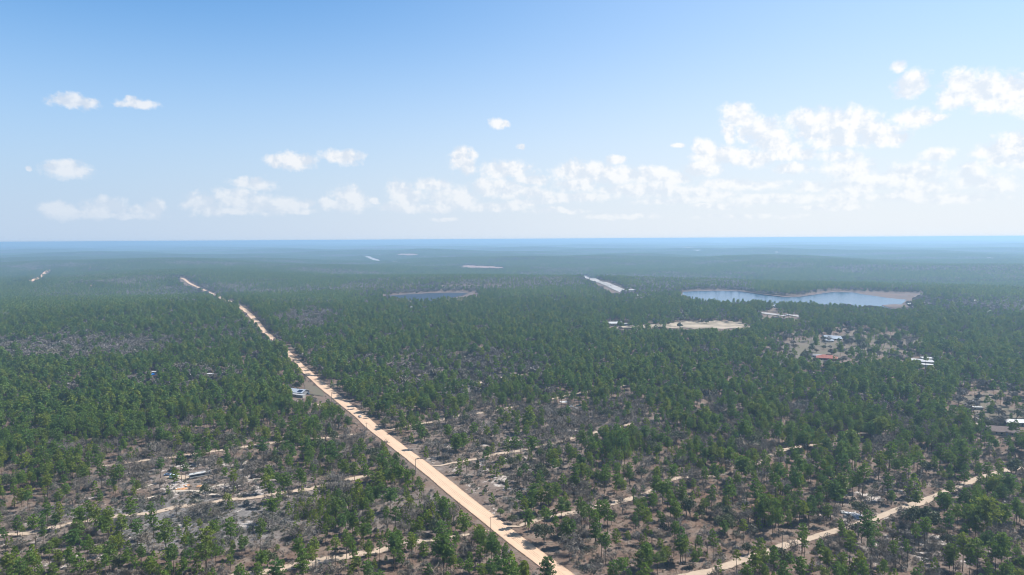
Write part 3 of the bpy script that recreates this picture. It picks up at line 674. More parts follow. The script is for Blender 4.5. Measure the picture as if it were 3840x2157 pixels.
def pine(seed, h=14.0, cb=.5, RR=2.6, nb=30, per=14, leaf=.45, top=.9, lean=.25, crownpow=.55, cl=.62, maxcl=3, tk=5):
    rs = np.random.RandomState(seed); tr = Acc()
    lx, ly = rs.uniform(-lean, lean, 2) * 1.2
    def axis(t): return np.array([lx * t * t * 2, ly * t * t * 2, h * t])
    ts = [0, .3, .6, .85, 1.0]; r0 = h * .0125
    for i in range(4):
        V, Fc = tube(axis(ts[i]) - (0, 0, .5 * (i == 0)), axis(ts[i + 1]), r0 * (1 - ts[i] * .85), r0 * (1 - ts[i + 1] * .85), tk); tr.add(V, Fc)
    cen = []; rad = []; ga = rs.uniform(0, 6.28)
    for i in range(nb):
        t = cb + (1 - cb) * ((i + .5) / nb) * .99 + rs.uniform(-.02, .02); q = (t - cb) / (1 - cb)
        prof = (max(1 - q, 0.0) ** crownpow) * (.55 + .45 * min(1, q * 3.0)) if top > 0 else (1 - q)
        L = RR * prof * rs.uniform(.55, 1.15) + .25; ga += 2.4 + rs.uniform(-.4, .4)
        dr = np.array([math.cos(ga), math.sin(ga), rs.uniform(.05, .45) * (1 - .3 * q)]); dr /= np.linalg.norm(dr)
        p0 = axis(min(t, .99)); p1 = p0 + dr * L
        V, Fc = tube(p0, p1, .05, .02, 3); tr.add(V, Fc)
        m = max(1, min(maxcl, int(round(L / .85))))
        for k in range(m):
            f = 1 - k * .34 + rs.uniform(-.08, .08); cen.append(p0 + dr * L * f + rs.normal(0, .12, 3)); rad.append(cl * rs.uniform(.75, 1.25) * (.75 + .25 * (1 - q)))
    cen.append(axis(.99)); rad.append(cl * .8)
    for k in range(rs.randint(0, 4)):   # dead snag branches below the crown
        t = rs.uniform(cb * .55, cb); a = rs.uniform(0, 6.28); p0 = axis(t); V, Fc = tube(p0, p0 + np.array([math.cos(a), math.sin(a), .1]) * rs.uniform(.5, 1.3), .035, .012, 3); tr.add(V, Fc)
    cr = Acc(); P, tint = clump_pts(rs, np.array(cen), np.array(rad), per)
    V, Fc = quads(P, leaf, rs, .55); cr.add(V, Fc, tint)
    return tr, cr
def bare_oak(seed, h=8.0, RR=3.4, tw=420, spread=1.0, twl=.8, tww=.055):
    rs = np.random.RandomState(seed); tr = Acc(); tips = []
    def grow(p, d, L, r, lvl):
        q = p + d * L; V, Fc = tube(p, q, r, r * .6, 4 if lvl < 1 else 3); tr.add(V, Fc)
        if lvl >= 3: tips.append((p, q)); return
        if lvl >= 1: tips.append((p, q))
        for k in range(rs.randint(3, 5) if lvl else rs.randint(4, 6)):
            nd = d * .55 + rs.normal(0, .62 * spread, 3); nd[2] = abs(nd[2]) * .6 + .18; nd /= np.linalg.norm(nd)
            grow(p + d * L * rs.uniform(.55, 1), nd, L * rs.uniform(.55, .85), r * .55, lvl + 1)
    grow(np.array([0, 0, -.4]), np.array([rs.uniform(-.1, .1), rs.uniform(-.1, .1), 1.0]), h * .30, h * .018, 0)
    A_ = np.array([a for a, b in tips]); B_ = np.array([b for a, b in tips])
    k = rs.randint(0, len(tips), tw); f = rs.uniform(.2, 1.15, (tw, 1)); C = A_[k] * (1 - f) + B_[k] * f + rs.normal(0, .28, (tw, 3))
    mx = np.hypot(C[:, 0], C[:, 1]); 
    cr = Acc(); V, Fc = quads(C, twl, rs, tww / twl, 0); cr.add(V, Fc, np.clip(rs.normal(.5, .3, tw), 0, 1))
    zmax = C[:, 2].max(); s = h / zmax
    for a in (tr, cr): a.V = [v * s for v in a.V]
    return tr, cr
def round_tree(seed, h=8.0, RR=4.0, nc=70, per=18, leaf=.40, cl=.95, base=.28, forks=5):
    rs = np.random.RandomState(seed); tr = Acc()
    V, Fc = tube((0, 0, -.4), (0, 0, h * .28), h * .028, h * .02, 5); tr.add(V, Fc)
    cen = []
    lob = [(rs.uniform(0, 6.28), rs.uniform(.25, .62), rs.uniform(.5, .95)) for _ in range(forks)] + [(0, 0, 1.0)]
    for a, rr_, zz in lob:
        c = np.array([math.cos(a) * rr_ * RR, math.sin(a) * rr_ * RR, h * (base + (1 - base) * .55 * zz)])
        V, Fc = tube((0, 0, h * .22), c, h * .014, h * .006, 4); tr.add(V, Fc)
        m = nc // (forks + 1)
        u = rs.normal(0, 1, (m, 3)); u /= np.linalg.norm(u, axis=1)[:, None]; u[:, 2] = np.abs(u[:, 2]) * .9 - .25
        cen.append(c + u * np.array([RR * .52, RR * .52, h * .34]) * rs.uniform(.7, 1.05, (m, 1)))
    cen = np.vstack(cen); P, tint = clump_pts(rs, cen, cl * rs.uniform(.6, 1.2, len(cen)), per, .75)
    cr = Acc(); V, Fc = quads(P, leaf, rs, .7); cr.add(V, Fc, tint); return tr, cr
def young(seed, h=6.0, RR=1.5, nb=26, per=12, leaf=.38):
    return pine(seed, h, .04, RR, nb, per, leaf, top=0, lean=.12, cl=.48, maxcl=2, tk=3)
def bush(seed, h=1.6, RR=1.2, n=130, leaf=.26, twig=.5):
    rs = np.random.RandomState(seed); u = rs.normal(0, 1, (n, 3)); u /= np.linalg.norm(u, axis=1)[:, None]; u[:, 2] = np.abs(u[:, 2])
    C = u * np.array([RR, RR, h]) * rs.uniform(.3, 1, (n, 1)) ** .6; C[:, :2] += rs.normal(0, .12, (n, 2))
    cr = Acc(); m = int(n * twig)
    V, Fc = quads(C[m:], leaf, rs, .7); cr.add(V, Fc, np.clip(rs.normal(.5, .3, n - m), 0, 1))
    V, Fc = quads(C[:m], leaf * 2.6, rs, .12); cr.add(V, Fc, np.clip(rs.normal(.7, .3, m), 0, 1)); return cr

# variants (mesh data) -------------------------------------------------------
KIND = {}
def reg(kind, lst): KIND[kind] = lst
def pair(i, kname, tc, leafm, barkm, h):
    tr, cr = tc
    return (tr.mesh('trunk', [barkm]), cr.mesh('crown', [leafm]), h, (tc, leafm, barkm))
reg('pine', [pair(i, 'pine', pine(100 + i, 14, [.52, .60, .46, .66, .55, .50, .58, .42][i], [2.8, 2.5, 3.2, 2.3, 3.0, 3.5, 2.7, 3.0][i], [32, 26, 36, 22, 30, 34, 28, 38][i], crownpow=[.5, .6, .5, .45, .7, .5, .6, .8][i]), M_PINE, M_BARK, 14) for i in range(8)])
reg('wide', [pair(i, 'wide', pine(140 + i, 13, [.34, .42, .28, .50][i], [4.2, 4.8, 3.8, 5.0][i], [48, 44, 52, 36][i], per=16, crownpow=[.5, .4, .6, .3][i], maxcl=5, cl=.75), M_PINE, M_BARK, 13) for i in range(4)])
reg('young', [pair(i, 'young', young(160 + i, 6, [1.5, 1.8, 1.3, 2.1, 1.6][i]), M_YOUNG, M_BARK, 6) for i in range(5)])
reg('oak', [pair(i, 'oak', bare_oak(180 + i, 8, spread=[1, .8, 1.2, .9, .7, 1.1][i], tw=[420, 300, 520, 380, 240, 600][i]), M_TWIG, M_OAKBARK, 8) for i in range(6)])
reg('sapling', [pair(i, 'sapling', bare_oak(190 + i, 5, spread=.42, tw=[60, 90, 40][i], twl=.6, tww=.045), M_TWIG, M_OAKBARK, 5) for i in range(3)])
reg('live', [pair(i, 'live', round_tree(200 + i, 8, [4.0, 3.4, 4.6, 3.0][i], [84, 72, 100, 60][i]), M_LIVE, M_OAKBARK, 8) for i in range(4)])
reg('yellow', [pair(i, 'yellow', round_tree(220 + i, 7, [2.4, 3.0][i], 54, 14), M_YEL, M_OAKBARK, 7) for i in range(2)])
BUSH = [bush(230 + i, [1.5, 1.1, 2.0, .9, 1.4, 2.4][i], [1.2, 1.0, 1.5, 1.1, .9, 1.3][i], twig=[.5, .2, .7, .3, .8, .6][i]).mesh('bush', [M_SCRUB]) for i in range(6)]
TUFT = [bush(240 + i, [.5, .7, .4][i], [.6, .4, .8][i], 34, .2, .7).mesh('tuft', [M_DRY]) for i in range(3)]
# mid-distance versions: one mesh with both materials
def merged(tc, leafm, barkm, name):
    tr, cr = tc; a = Acc()
    for v, f, t_ in zip(tr.V, tr.F, tr.tint): a.V.append(v); a.F.append(f); a.tint.append(t_); a.mi.append(np.full(len(f), 1))
    a.n = tr.n
    for v, f, t_ in zip(cr.V, cr.F, cr.tint): a.V.append(v); a.F.append(f + a.n); a.tint.append(t_); a.mi.append(np.zeros(len(f)))
    return a.mesh(name, [leafm, barkm])
MID = dict(
 pine=[merged(pine(300 + i, 14, [.50, .58, .44, .62, .52][i], [3.1, 2.7, 3.5, 2.6, 3.3][i], 22, per=9, leaf=.78, maxcl=2, cl=.85, tk=3), M_PINE, M_BARK, 'pine') for i in range(5)],
 young=[merged(young(320 + i, 6, 1.8, 12, 8, .7), M_YOUNG, M_BARK, 'young') for i in range(3)],
 oak=[merged(bare_oak(330 + i, 8, spread=1.0, tw=620, twl=.7, tww=.40), M_GREYCROWN, M_OAKBARK, 'oak') for i in range(2)] + [merged(round_tree(335 + i, 8, [4.2, 3.6, 4.8][i], 60, 11, .62, 1.0), M_GREYCROWN, M_OAKBARK, 'oak') for i in range(3)],
 live=[merged(round_tree(340 + i, 8, [4.0, 3.4, 4.4][i], 48, 9, .85, 1.1), M_LIVE, M_OAKBARK, 'live') for i in range(3)],
 yellow=[merged(round_tree(350, 7, 2.6, 40, 9, .8), M_YEL, M_OAKBARK, 'yellow')])
NEAR = {k: [merged(v[3][0], v[3][1], v[3][2], k) for v in KIND[k]] for k in KIND}

# ------------------------------------------------------------------ geometry-node scatter (for the uncountable remainder only)
def scatter(name, label, P, rot, scl, var, variants, shiftz=-.15):
    """variants: list of mesh data; P (N,3)"""
    hid = bpy.data.collections.new(name + '_kinds')
    for i, me in enumerate(variants):
        me_o = bpy.data.objects.new('%s_kind_%02d' % (name, i), me); hid.objects.link(me_o)
    P = np.asarray(P, float).copy(); P[:, 2] += shiftz
    me = bpy.data.meshes.new(name); me.vertices.add(len(P)); me.vertices.foreach_set('co', P.astype(np.float32).ravel())
    for k, v, typ in (('rz', rot, 'FLOAT'), ('sc', scl, 'FLOAT')):
        a = me.attributes.new(k, typ, 'POINT'); a.data.foreach_set('value', np.asarray(v, np.float32))
    a = me.attributes.new('vi', 'INT', 'POINT'); a.data.foreach_set('value', np.asarray(var, np.int32))
    o = link(bpy.data.objects.new(name, me)); tag(o, label, None, None, 'stuff')
    g = bpy.data.node_groups.new(name, 'GeometryNodeTree')
    g.interface.new_socket('Geometry', in_out='INPUT', socket_type='NodeSocketGeometry')
    g.interface.new_socket('Geometry', in_out='OUTPUT', socket_type='NodeSocketGeometry')
    N = g.nodes; Lk = g.links
    gi = N.new('NodeGroupInput'); go = N.new('NodeGroupOutput'); iop = N.new('GeometryNodeInstanceOnPoints')
    ci = N.new('GeometryNodeCollectionInfo'); ci.inputs['Collection'].default_value = hid
    ci.inputs['Separate Children'].default_value = True; ci.inputs['Reset Children'].default_value = True
    def na(n, t):
        x = N.new('GeometryNodeInputNamedAttribute'); x.data_type = t; x.inputs['Name'].default_value = n; return x.outputs['Attribute']
    cx = N.new('ShaderNodeCombineXYZ'); Lk.new(na('rz', 'FLOAT'), cx.inputs[2])
    e2r = N.new('FunctionNodeEulerToRotation'); Lk.new(cx.outputs[0], e2r.inputs[0])
    Lk.new(gi.outputs[0], iop.inputs['Points']); Lk.new(ci.outputs[0], iop.inputs['Instance'])
    iop.inputs['Pick Instance'].default_value = True
    Lk.new(na('vi', 'INT'), iop.inputs['Instance Index']); Lk.new(e2r.outputs[0], iop.inputs['Rotation'])
    Lk.new(na('sc', 'FLOAT'), iop.inputs['Scale'])
    Lk.new(iop.outputs[0], go.inputs[0])
    md = o.modifiers.new('scatter', 'NODES'); md.node_group = g
    return o

# ------------------------------------------------------------------ where trees may not stand
KEEP = []     # (x, y, radius) things built below reserve their ground
def on_lines(X, Y, extra=0.0):
    bad = np.zeros(len(X), bool)
    for li, (Q, cl) in enumerate(LINES):
        c = cl + extra
        lo = Q.min(0) - c; hi = Q.max(0) + c
        k = np.where((X > lo[0]) & (X < hi[0]) & (Y > lo[1]) & (Y < hi[1]) & ~bad)[0]
        if not len(k): continue
        a = Q[:-1]; ab = Q[1:] - Q[:-1]; L2 = (ab ** 2).sum(1) + 1e-9
        for s in range(0, len(k), 4000):
            kk = k[s:s + 4000]; p = np.column_stack([X[kk], Y[kk]])[:, None] - a[None]
            t = np.clip((p * ab[None]).sum(2) / L2, 0, 1); dd_ = p - ab[None] * t[..., None]
            cc_ = np.where(Y[kk] > 560, c - 3.6, c) if li == 0 else c
            bad[kk] |= (dd_ ** 2).sum(2).min(1) < cc_ * cc_
    return bad
def near_keep(X, Y):
    bad = np.zeros(len(X), bool)
    for x, y, r in KEEP: bad |= (X - x) ** 2 + (Y - y) ** 2 < r * r
    return bad
def hides_clear(X, Y, Z, h):
    bad = np.zeros(len(X), bool); jr = np.random.RandomState(len(X) % 1000); jx, jy = jr.normal(0, 3.2, len(X)), jr.normal(0, 1.6, len(X))
    px, py, _ = proj(np.column_stack([X, Y, Z]))
    for _c, poly in NOTREE: bad |= inpoly(px, py, poly)
    for fr in (0.0, .55, .97):
        px, py, _ = proj(np.column_stack([X, Y, Z + h * fr])); far_ = py < 900; px = px + jx * far_; py = py + jy * far_
        for poly in PIX_CLEAR:
            pa = np.array(poly); lo = pa.min(0); hi = pa.max(0)
            k = np.where((px > lo[0]) & (px < hi[0]) & (py > lo[1]) & (py < hi[1]) & ~bad)[0]
            if len(k): bad[k] |= inpoly(px[k], py[k], poly)
        for poly in PIX_SOFT:
            pa = np.array(poly); lo = pa.min(0); hi = pa.max(0)
            k = np.where((px > lo[0]) & (px < hi[0]) & (py > lo[1]) & (py < hi[1]) & ~bad & (jx > -1.0))[0]
            if len(k): bad[k] |= inpoly(px[k], py[k], poly)
    return bad

# ------------------------------------------------------------------ small builder for made things
class MB:
    def __init__(s): s.V = []; s.F = []
    def add(s, V, F):
        n = len(s.V); s.V += [tuple(v) for v in V]; s.F += [tuple(i + n for i in f) for f in F]; return s
    def box(s, x0, x1, y0, y1, z0, z1, tx=0, ty=0):
        """tx, ty inset the top"""
        V = [(x0, y0, z0), (x1, y0, z0), (x1, y1, z0), (x0, y1, z0), (x0 + tx, y0 + ty, z1), (x1 - tx, y0 + ty, z1), (x1 - tx, y1 - ty, z1), (x0 + tx, y1 - ty, z1)]
        return s.add(V, [(0, 3, 2, 1), (4, 5, 6, 7), (0, 1, 5, 4), (1, 2, 6, 5), (2, 3, 7, 6), (3, 0, 4, 7)])
    def gable(s, x0, x1, y0, y1, z0, z1, th=.12):
        """roof with its ridge along x"""
        ym = (y0 + y1) / 2
        for a, b in ((y0, ym), (y1, ym)):
            V = [(x0, a, z0), (x1, a, z0), (x1, b, z1), (x0, b, z1)]; V += [(x, y, z + th) for x, y, z in V]
            s.add(V, [(0, 3, 2, 1), (4, 5, 6, 7), (0, 1, 5, 4), (1, 2, 6, 5), (2, 3, 7, 6), (3, 0, 4, 7)])
        return s
    def hip(s, x0, x1, y0, y1, z0, z1, k=.5):
        ym = (y0 + y1) / 2; e = (y1 - y0) * k
        V = [(x0, y0, z0), (x1, y0, z0), (x1, y1, z0), (x0, y1, z0), (x0 + e, ym, z1), (x1 - e, ym, z1)]
        return s.add(V, [(0, 3, 2, 1), (0, 1, 5, 4), (1, 2, 5), (2, 3, 4, 5), (3, 0, 4)])
    def gwall(s, x0, x1, y0, y1, z0, z1, zr):
        ym = (y0 + y1) / 2
        V = [(x0, y0, z0), (x1, y0, z0), (x1, y1, z0), (x0, y1, z0), (x0, y0, z1), (x1, y0, z1), (x1, y1, z1), (x0, y1, z1), (x0, ym, zr), (x1, ym, zr)]
        return s.add(V, [(0, 1, 5, 4), (2, 3, 7, 6), (1, 2, 6, 9, 5), (3, 0, 4, 8, 7), (0, 3, 2, 1)])
    def cyl(s, c, axis, r, L, k=12, r2=None):
        d = np.array(axis, float); d /= np.linalg.norm(d); V, Fq = tube(np.array(c) - d * L / 2, np.array(c) + d * L / 2, r, r if r2 is None else r2, k)
        return s.add(V, [tuple(f) for f in Fq] + [tuple(range(k))[::-1], tuple(range(k, 2 * k))])
    def build(s, name, m, parent=None, loc=None, bevel=0.0):
        me = bpy.data.meshes.new(name); me.from_pydata(s.V, [], s.F); me.materials.append(m); me.update()
        o = bpy.data.objects.new(name, me); link(o, parent)
        if loc is not None: o.location = loc
        if bevel: b = o.modifiers.new('bevel', 'BEVEL'); b.width = bevel; b.segments = 2
        return o
def yaw_toward(px, dpx):
    """yaw of a thing whose long axis runs from px to dpx on the ground"""
    a = at1(*px); b = at1(*dpx); return math.atan2(b[1] - a[1], b[0] - a[0])
def thing(name, label, cat, px, rz=0, group=None, keep=5, see=None, hz=0.0):
    p = at1(*px); o = empty(name, (p[0], p[1], p[2] + hz), rz); tag(o, label, cat, group)
    KEEP.append((p[0], p[1], keep))
    if see:
        w, up, dn = see; x, y = px; PIX_CLEAR.append(to_d([(x - w, y - up), (x + w, y - up), (x + w, y + dn), (x - w, y + dn)]))
    return o
def window_row(parent, xs, y, z0, z1, w, name='window', m=None):
    sgn = 1 if y > 0 else -1
    for x in xs: MB().box(x - w / 2, x + w / 2, min(y, y + sgn * .04), max(y, y + sgn * .04), z0, z1).build(name, m or M_GLASS, parent)

# --- road vehicles
def car(label, px, rz, col, group=None, kind='car', name='car', hz=.05, see=None, keep=4):
    t = thing(name, label, kind, px, rz, group, keep, see, hz); pm = paint('paint_' + name, col)
    if kind == 'pickup truck':
        MB().box(-2.7, 2.7, -.95, .95, .45, 1.05, .08, .05).build('body', pm, t, bevel=.08)
        MB().box(-.3, 1.55, -.88, .88, 1.05, 1.75, .35, .12).build('cab', M_GLASS, t)
        MB().box(-.05, 1.2, -.76, .76, 1.74, 1.80).build('roof', pm, t)
        MB().box(-2.5, -.4, -.75, .75, 1.052, 1.09).build('bed', M_TYRE, t)
    elif kind == 'van':
        MB().box(-2.6, 2.6, -.98, .98, .4, 1.3, .06, .04).build('body', pm, t, bevel=.1)
        MB().box(-2.5, 1.9, -.93, .93, 1.3, 1.95, .3, .1).build('windows', M_GLASS, t)
        MB().box(-2.3, 1.65, -.82, .82, 1.94, 2.05).build('roof', pm, t)
    else:
        MB().box(-2.25, 2.25, -.9, .9, .35, .88, .1, .05).build('body', pm, t, bevel=.1)
        MB().box(-1.7, 1.1, -.82, .82, .88, 1.42, .5, .14).build('windows', M_GLASS, t)
        MB().box(-1.15, .5, -.66, .66, 1.41, 1.47).build('roof', pm, t)
    for x in (-1.45, 1.45):
        for y in (-.85, .85):
            w = MB().cyl((0, 0, 0), (0, 1, 0), .34, .24).build('wheel', M_TYRE, t, (x, y, .34))
            MB().cyl((0, .125 * (1 if y > 0 else -1), 0), (0, 1, 0), .19, .03, 10).build('rim', M_RIM, w)
    for y in (-.6, .6): MB().box(2.235, 2.27, y - .17, y + .17, .6, .75).build('headlight', M_WHITEROOF, t, (.4 if kind != 'car' else 0, 0, 0))
    return t
def house(label, px, rz, L, Wd, hw, hr, wallm, roofm, name='house', roof='gable', keep=9, see=None, over=.5, doors=1, solar=None, group=None, porch=None, chimney=False):
    t = thing(name, label, 'house' if 'house' in name else name.replace('_', ' '), px, rz, group, keep, see)
    if roof == 'gable':
        MB().gwall(-L / 2, L / 2, -Wd / 2, Wd / 2, -.4, hw, hw + hr).build('wall', wallm, t)
        sl = hr / (Wd / 2)
        r = MB().gable(-L / 2 - over, L / 2 + over, -Wd / 2 - over, Wd / 2 + over, hw - over * sl + .02, hw + hr + .02).build('roof', roofm, t)
    elif roof == 'hip':
        MB().box(-L / 2, L / 2, -Wd / 2, Wd / 2, -.4, hw).build('wall', wallm, t)
        r = MB().hip(-L / 2 - over, L / 2 + over, -Wd / 2 - over, Wd / 2 + over, hw + .01, hw + hr).build('roof', roofm, t)
    else:
        MB().box(-L / 2, L / 2, -Wd / 2, Wd / 2, -.4, hw).build('wall', wallm, t)
        r = MB().box(-L / 2 - over, L / 2 + over, -Wd / 2 - over, Wd / 2 + over, hw + .01, hw + .2, .2, .2).build('roof', roofm, t)
    n = max(2, int(L / 3.2)); xs = [-L / 2 + L * (i + .5) / n for i in range(n)]
    dk = xs[n // 2]
    for y in (-Wd / 2, Wd / 2): window_row(t, [x for x in xs if x != dk], y, .95, 2.0, 1.1)
    for y in (-Wd / 2, Wd / 2):
        s_ = 1 if y > 0 else -1
        MB().box(dk - .5, dk + .5, min(y, y + s_ * .05), max(y, y + s_ * .05), .05, 2.1).build('door', M_TRIM, t)
    if porch:
        pw, pd = porch
        MB().box(-pw / 2, pw / 2, -Wd / 2 - pd, -Wd / 2 - over - .02, hw - .35, hw - .22).build('porch_roof', roofm, t)
        for x in (-pw / 2 + .15, pw / 2 - .15): MB().cyl((x, -Wd / 2 - pd + .15, hw / 2 - .3), (0, 0, 1), .07, hw - .35, 6).build('porch_post', M_TRIM, t)
    if chimney: MB().box(-.4, .4, -.3, .3, hw + hr * .5, hw + hr + .9).build('chimney', M_WALLR, r)
    return t

# main house by the dirt road: metal roof, solar array, blue tarp end, long shed in front
rz = yaw_toward((1105, 1484), (1158, 1492))
hs = house('house with a white metal roof and dark solar array left of the dirt road', (1120, 1478), rz + .1, 17, 11, 3.0, 2.1, M_WALLG, M_METALROOF, keep=14, see=(30, 18, 4), over=.8)
sl = 2.1 / 5.5; sp_ = MB()
sp_.add([(2.2, -5.3, 3.0 + .3), (7.2, -5.3, 3.3), (7.2, -1.4, 3.3 + 3.9 * sl), (2.2, -1.4, 3.3 + 3.9 * sl)] + [(2.2, -5.3, 3.38), (7.2, -5.3, 3.38), (7.2, -1.4, 3.38 + 3.9 * sl), (2.2, -1.4, 3.38 + 3.9 * sl)],
        [(0, 3, 2, 1), (4, 5, 6, 7), (0, 1, 5, 4), (1, 2, 6, 5), (2, 3, 7, 6), (3, 0, 4, 7)]).build('solar_array', M_SOLAR, hs)
MB().box(-9.6, -8.9, -5, 5, 0, 2.7).add([(-13.2, -5, 2.2), (-9.35, -5, 3.0), (-9.35, 5, 3.0), (-13.2, 5, 2.2), (-13.2, -5, 2.32), (-9.35, -5, 3.12), (-9.35, 5, 3.12), (-13.2, 5, 2.32)],
        [(0, 3, 2, 1), (4, 5, 6, 7), (0, 1, 5, 4), (1, 2, 6, 5), (2, 3, 7, 6), (3, 0, 4, 7)]).build('lean_to', paint('pale_blue_tin', (.36, .55, .62)), hs)
house('long low white trailer home below the metal roofed house', (1118, 1489), rz + .05, 15, 3.6, 2.5, .3, M_WALLW, M_GREYROOF, 'trailer_home', 'flat', 7, (24, 12, 3), .15)
car('dark pickup truck parked beside the metal roofed house', (1154, 1479), rz, (.03, .05, .08), kind='pickup truck', name='pickup_truck', see=(9, 9, 3))
car('small pale car parked left of the metal roofed house', (1051, 1447), rz, (.7, .72, .75), see=(8, 7, 3))
# car on the dirt road
ra = yaw_toward((1320, 1543), (1400, 1612))
car('silver car driving along the wide tan dirt road', (1350, 1566), ra, (.45, .47, .50), name='car', hz=.4, see=(12, 8, 6))
# motorhome
def motorhome(px, rz):
    t = thing('motorhome', 'long white motorhome with a dark window band parked on a bare sandy pull in', 'motorhome', px, rz, None, 9, (48, 22, 12), .05)
    MB().box(-6.6, 6.4, -1.25, 1.25, .55, 1.4, 0, 0).build('body', M_WALLW, t, bevel=.1)
    MB().box(-6.55, 6.3, -1.22, 1.22, 1.4, 2.72, .05, .04).build('window_band', M_GLASS, t)
    MB().box(-6.6, 3.6, -1.24, 1.24, 2.72, 3.15, .08, .12).build('roof', M_WHITEROOF, t)
    MB().box(3.62, 6.35, -1.26, 1.26, 2.65, 3.2, .25, .12).build('cab_roof', M_GREYROOF, t)
    for x in (-3.6, 1.0, 4.6): MB().box(x - .5, x + .5, -.4, .4, 3.25, 3.55, .1, .1).build('roof_vent', M_TRIM, t)
    MB().box(6.31, 6.46, -1.05, 1.05, 1.5, 2.6).build('windscreen', M_GLASS, t)
    MB().box(-6.4, 6.2, -1.28, -1.255, 1.1, 1.3).build('stripe', M_TRIM, t)
    for x in (-3.9, -2.9, 4.4):
        for y in (-1.15, 1.15):
            w = MB().cyl((0, 0, 0), (0, 1, 0), .5, .3, 14).build('wheel', M_TYRE, t, (x, y, .5)); MB().cyl((0, .16 * (1 if y > 0 else -1), 0), (0, 1, 0), .27, .03, 10).build('rim', M_RIM, w)
motorhome((752, 1790), yaw_toward((715, 1796), (795, 1782)))
car('teal and white van parked left of the long white motorhome', (652, 1792), yaw_toward((630, 1792), (680, 1788)), (.50, .62, .62), kind='van', name='van', see=(18, 10, 6))
car('blue grey car half hidden behind the van near the motorhome', (629, 1783), yaw_toward((610, 1785), (650, 1780)), (.13, .19, .30), see=(12, 8, 3))
# heaps
def heap(name, label, cat, px, m, rx, ry, h, seed, see=None, slabs=0, sm=None, keep=4):
    t = thing(name, label, cat, px, random.Random(seed).uniform(0, 3), None, keep, see); rs = np.random.RandomState(seed)
    n, k = 16, 6; V = [(0, 0, h * .8)]
    for j in range(1, k + 1):
        for i in range(n):
            a = i / n * 6.283; q = j / k; rr_ = 1 + .3 * math.sin(a * 2 + seed) + .15 * rs.normal()
            V.append((math.cos(a) * rx * q * rr_, math.sin(a) * ry * q * rr_, h * (1 - q ** 1.5) * rs.uniform(.5, 1.2) - (.3 if j == k else 0)))
    Fc = [(0, 1 + i, 1 + (i + 1) % n) for i in range(n)] + [(1 + (j - 1) * n + i, 1 + j * n + i, 1 + j * n + (i + 1) % n, 1 + (j - 1) * n + (i + 1) % n) for j in range(1, k) for i in range(n)]
    b = MB().add(V, Fc); b.build('mound', m, t)
    if slabs:
        for i in range(slabs):
            x, y = rs.uniform(-rx, rx), rs.uniform(-ry, ry); L, w_ = rs.uniform(.6, 2.6), rs.uniform(.2, .9); a = rs.uniform(0, 3.1); z = h * .5 * rs.uniform(.2, 1.4)
            c, s_ = math.cos(a), math.sin(a); dz_ = rs.uniform(-.3, .5)
            P4 = [(-L / 2, -w_ / 2, 0), (L / 2, -w_ / 2, dz_), (L / 2, w_ / 2, dz_), (-L / 2, w_ / 2, 0)]
            P = [(x + px_ * c - py_ * s_, y + px_ * s_ + py_ * c, z + pz) for px_, py_, pz in P4]; P += [(a_, b_, c_ + .08) for a_, b_, c_ in P]
            MB().add(P, [(0, 3, 2, 1), (4, 5, 6, 7), (0, 1, 5, 4), (1, 2, 6, 5), (2, 3, 7, 6), (3, 0, 4, 7)]).build('scrap_piece', sm or M_WHITEROOF, t)
    return t
heap('clay_heap', 'orange clay heap with pale scraps below the long white motorhome', 'dirt pile', (680, 1834), M_ORANGE, 3.6, 2.6, .7, 3, (16, 9, 7), 6)
heap('clay_heap', 'smaller orange clay heap nearest below the motorhome', 'dirt pile', (700, 1821), M_ORANGE, 2.4, 1.5, .6, 4, (10, 7, 5))
heap('clay_heap', 'orange clay heap under the pines right of the footpath loop start', 'dirt pile', (745, 1824), M_ORANGE, 3.0, 1.6, .5, 5, (12, 6, 5))
heap('debris_pile', 'white and bluish heap of dumped boards and sheeting beside the two rut track', 'debris pile', (3178, 1926), M_DEBRIS, 3.6, 2.2, .8, 6, (20, 14, 10), 34, M_WHITEROOF)
heap('debris_pile', 'bluish white heap of dumped sheeting, right one of two by the two rut track', 'debris pile', (3210, 1936), M_DEBRIS, 3.2, 2.2, 1.1, 7, (20, 14, 10), 26, M_DEBRIS)
# left woods camp
house('small white camper with a pinkish roof deep in the left woods', (582, 1402), .2, 7, 3, 2.6, .3, M_WALLW, M_WHITEROOF, 'camper', 'flat', 6, (16, 14, 5), .1)
def tarp(name, label, px, m, L, Wd, h, see):
    t = thing(name, label, 'tarp', px, .4, None, 4, see); b = MB(); n = 8
    V = []; Fq = []
    for i in range(n + 1):
        for j in range(n + 1):
            u, v = i / n - .5, j / n - .5; V.append((u * L, v * Wd, .25 + h * (1 - (2 * u) ** 2 * .8) * (1 - abs(2 * v) ** 1.5 * .9) + .06 * math.sin(7 * u + 5 * v)))
    for i in range(n):
        for j in range(n): a = i * (n + 1) + j; Fq.append((a, a + n + 1, a + n + 2, a + 1))
    o = b.add(V, Fq).build('sheet', m, t); s_ = o.modifiers.new('solid', 'SOLIDIFY'); s_.thickness = .05
    for x in (-L / 2 + .2, L / 2 - .2): MB().cyl((x, 0, h * .3), (0, 0, 1), .04, h * .6, 6).build('pole', M_TRIM, t)
tarp('tarp_shelter', 'bright blue tarp below the small camper in the left woods', (574, 1407), M_BLUE, 5, 3.6, 2.0, (9, 9, 4))
house('white trailer among grey oaks in the left woods', (515, 1398), .3, 8, 3, 2.5, .3, M_WALLW, M_WHITEROOF, 'trailer_home', 'flat', 5, (10, 5, 2), .1)
house('low pale trailer behind pines right of the camper in the left woods', (790, 1410), .1, 10, 3.5, 2.5, .3, M_WALLW, M_WHITEROOF, 'trailer_home', 'flat', 6, (11, 7, 2), .1)
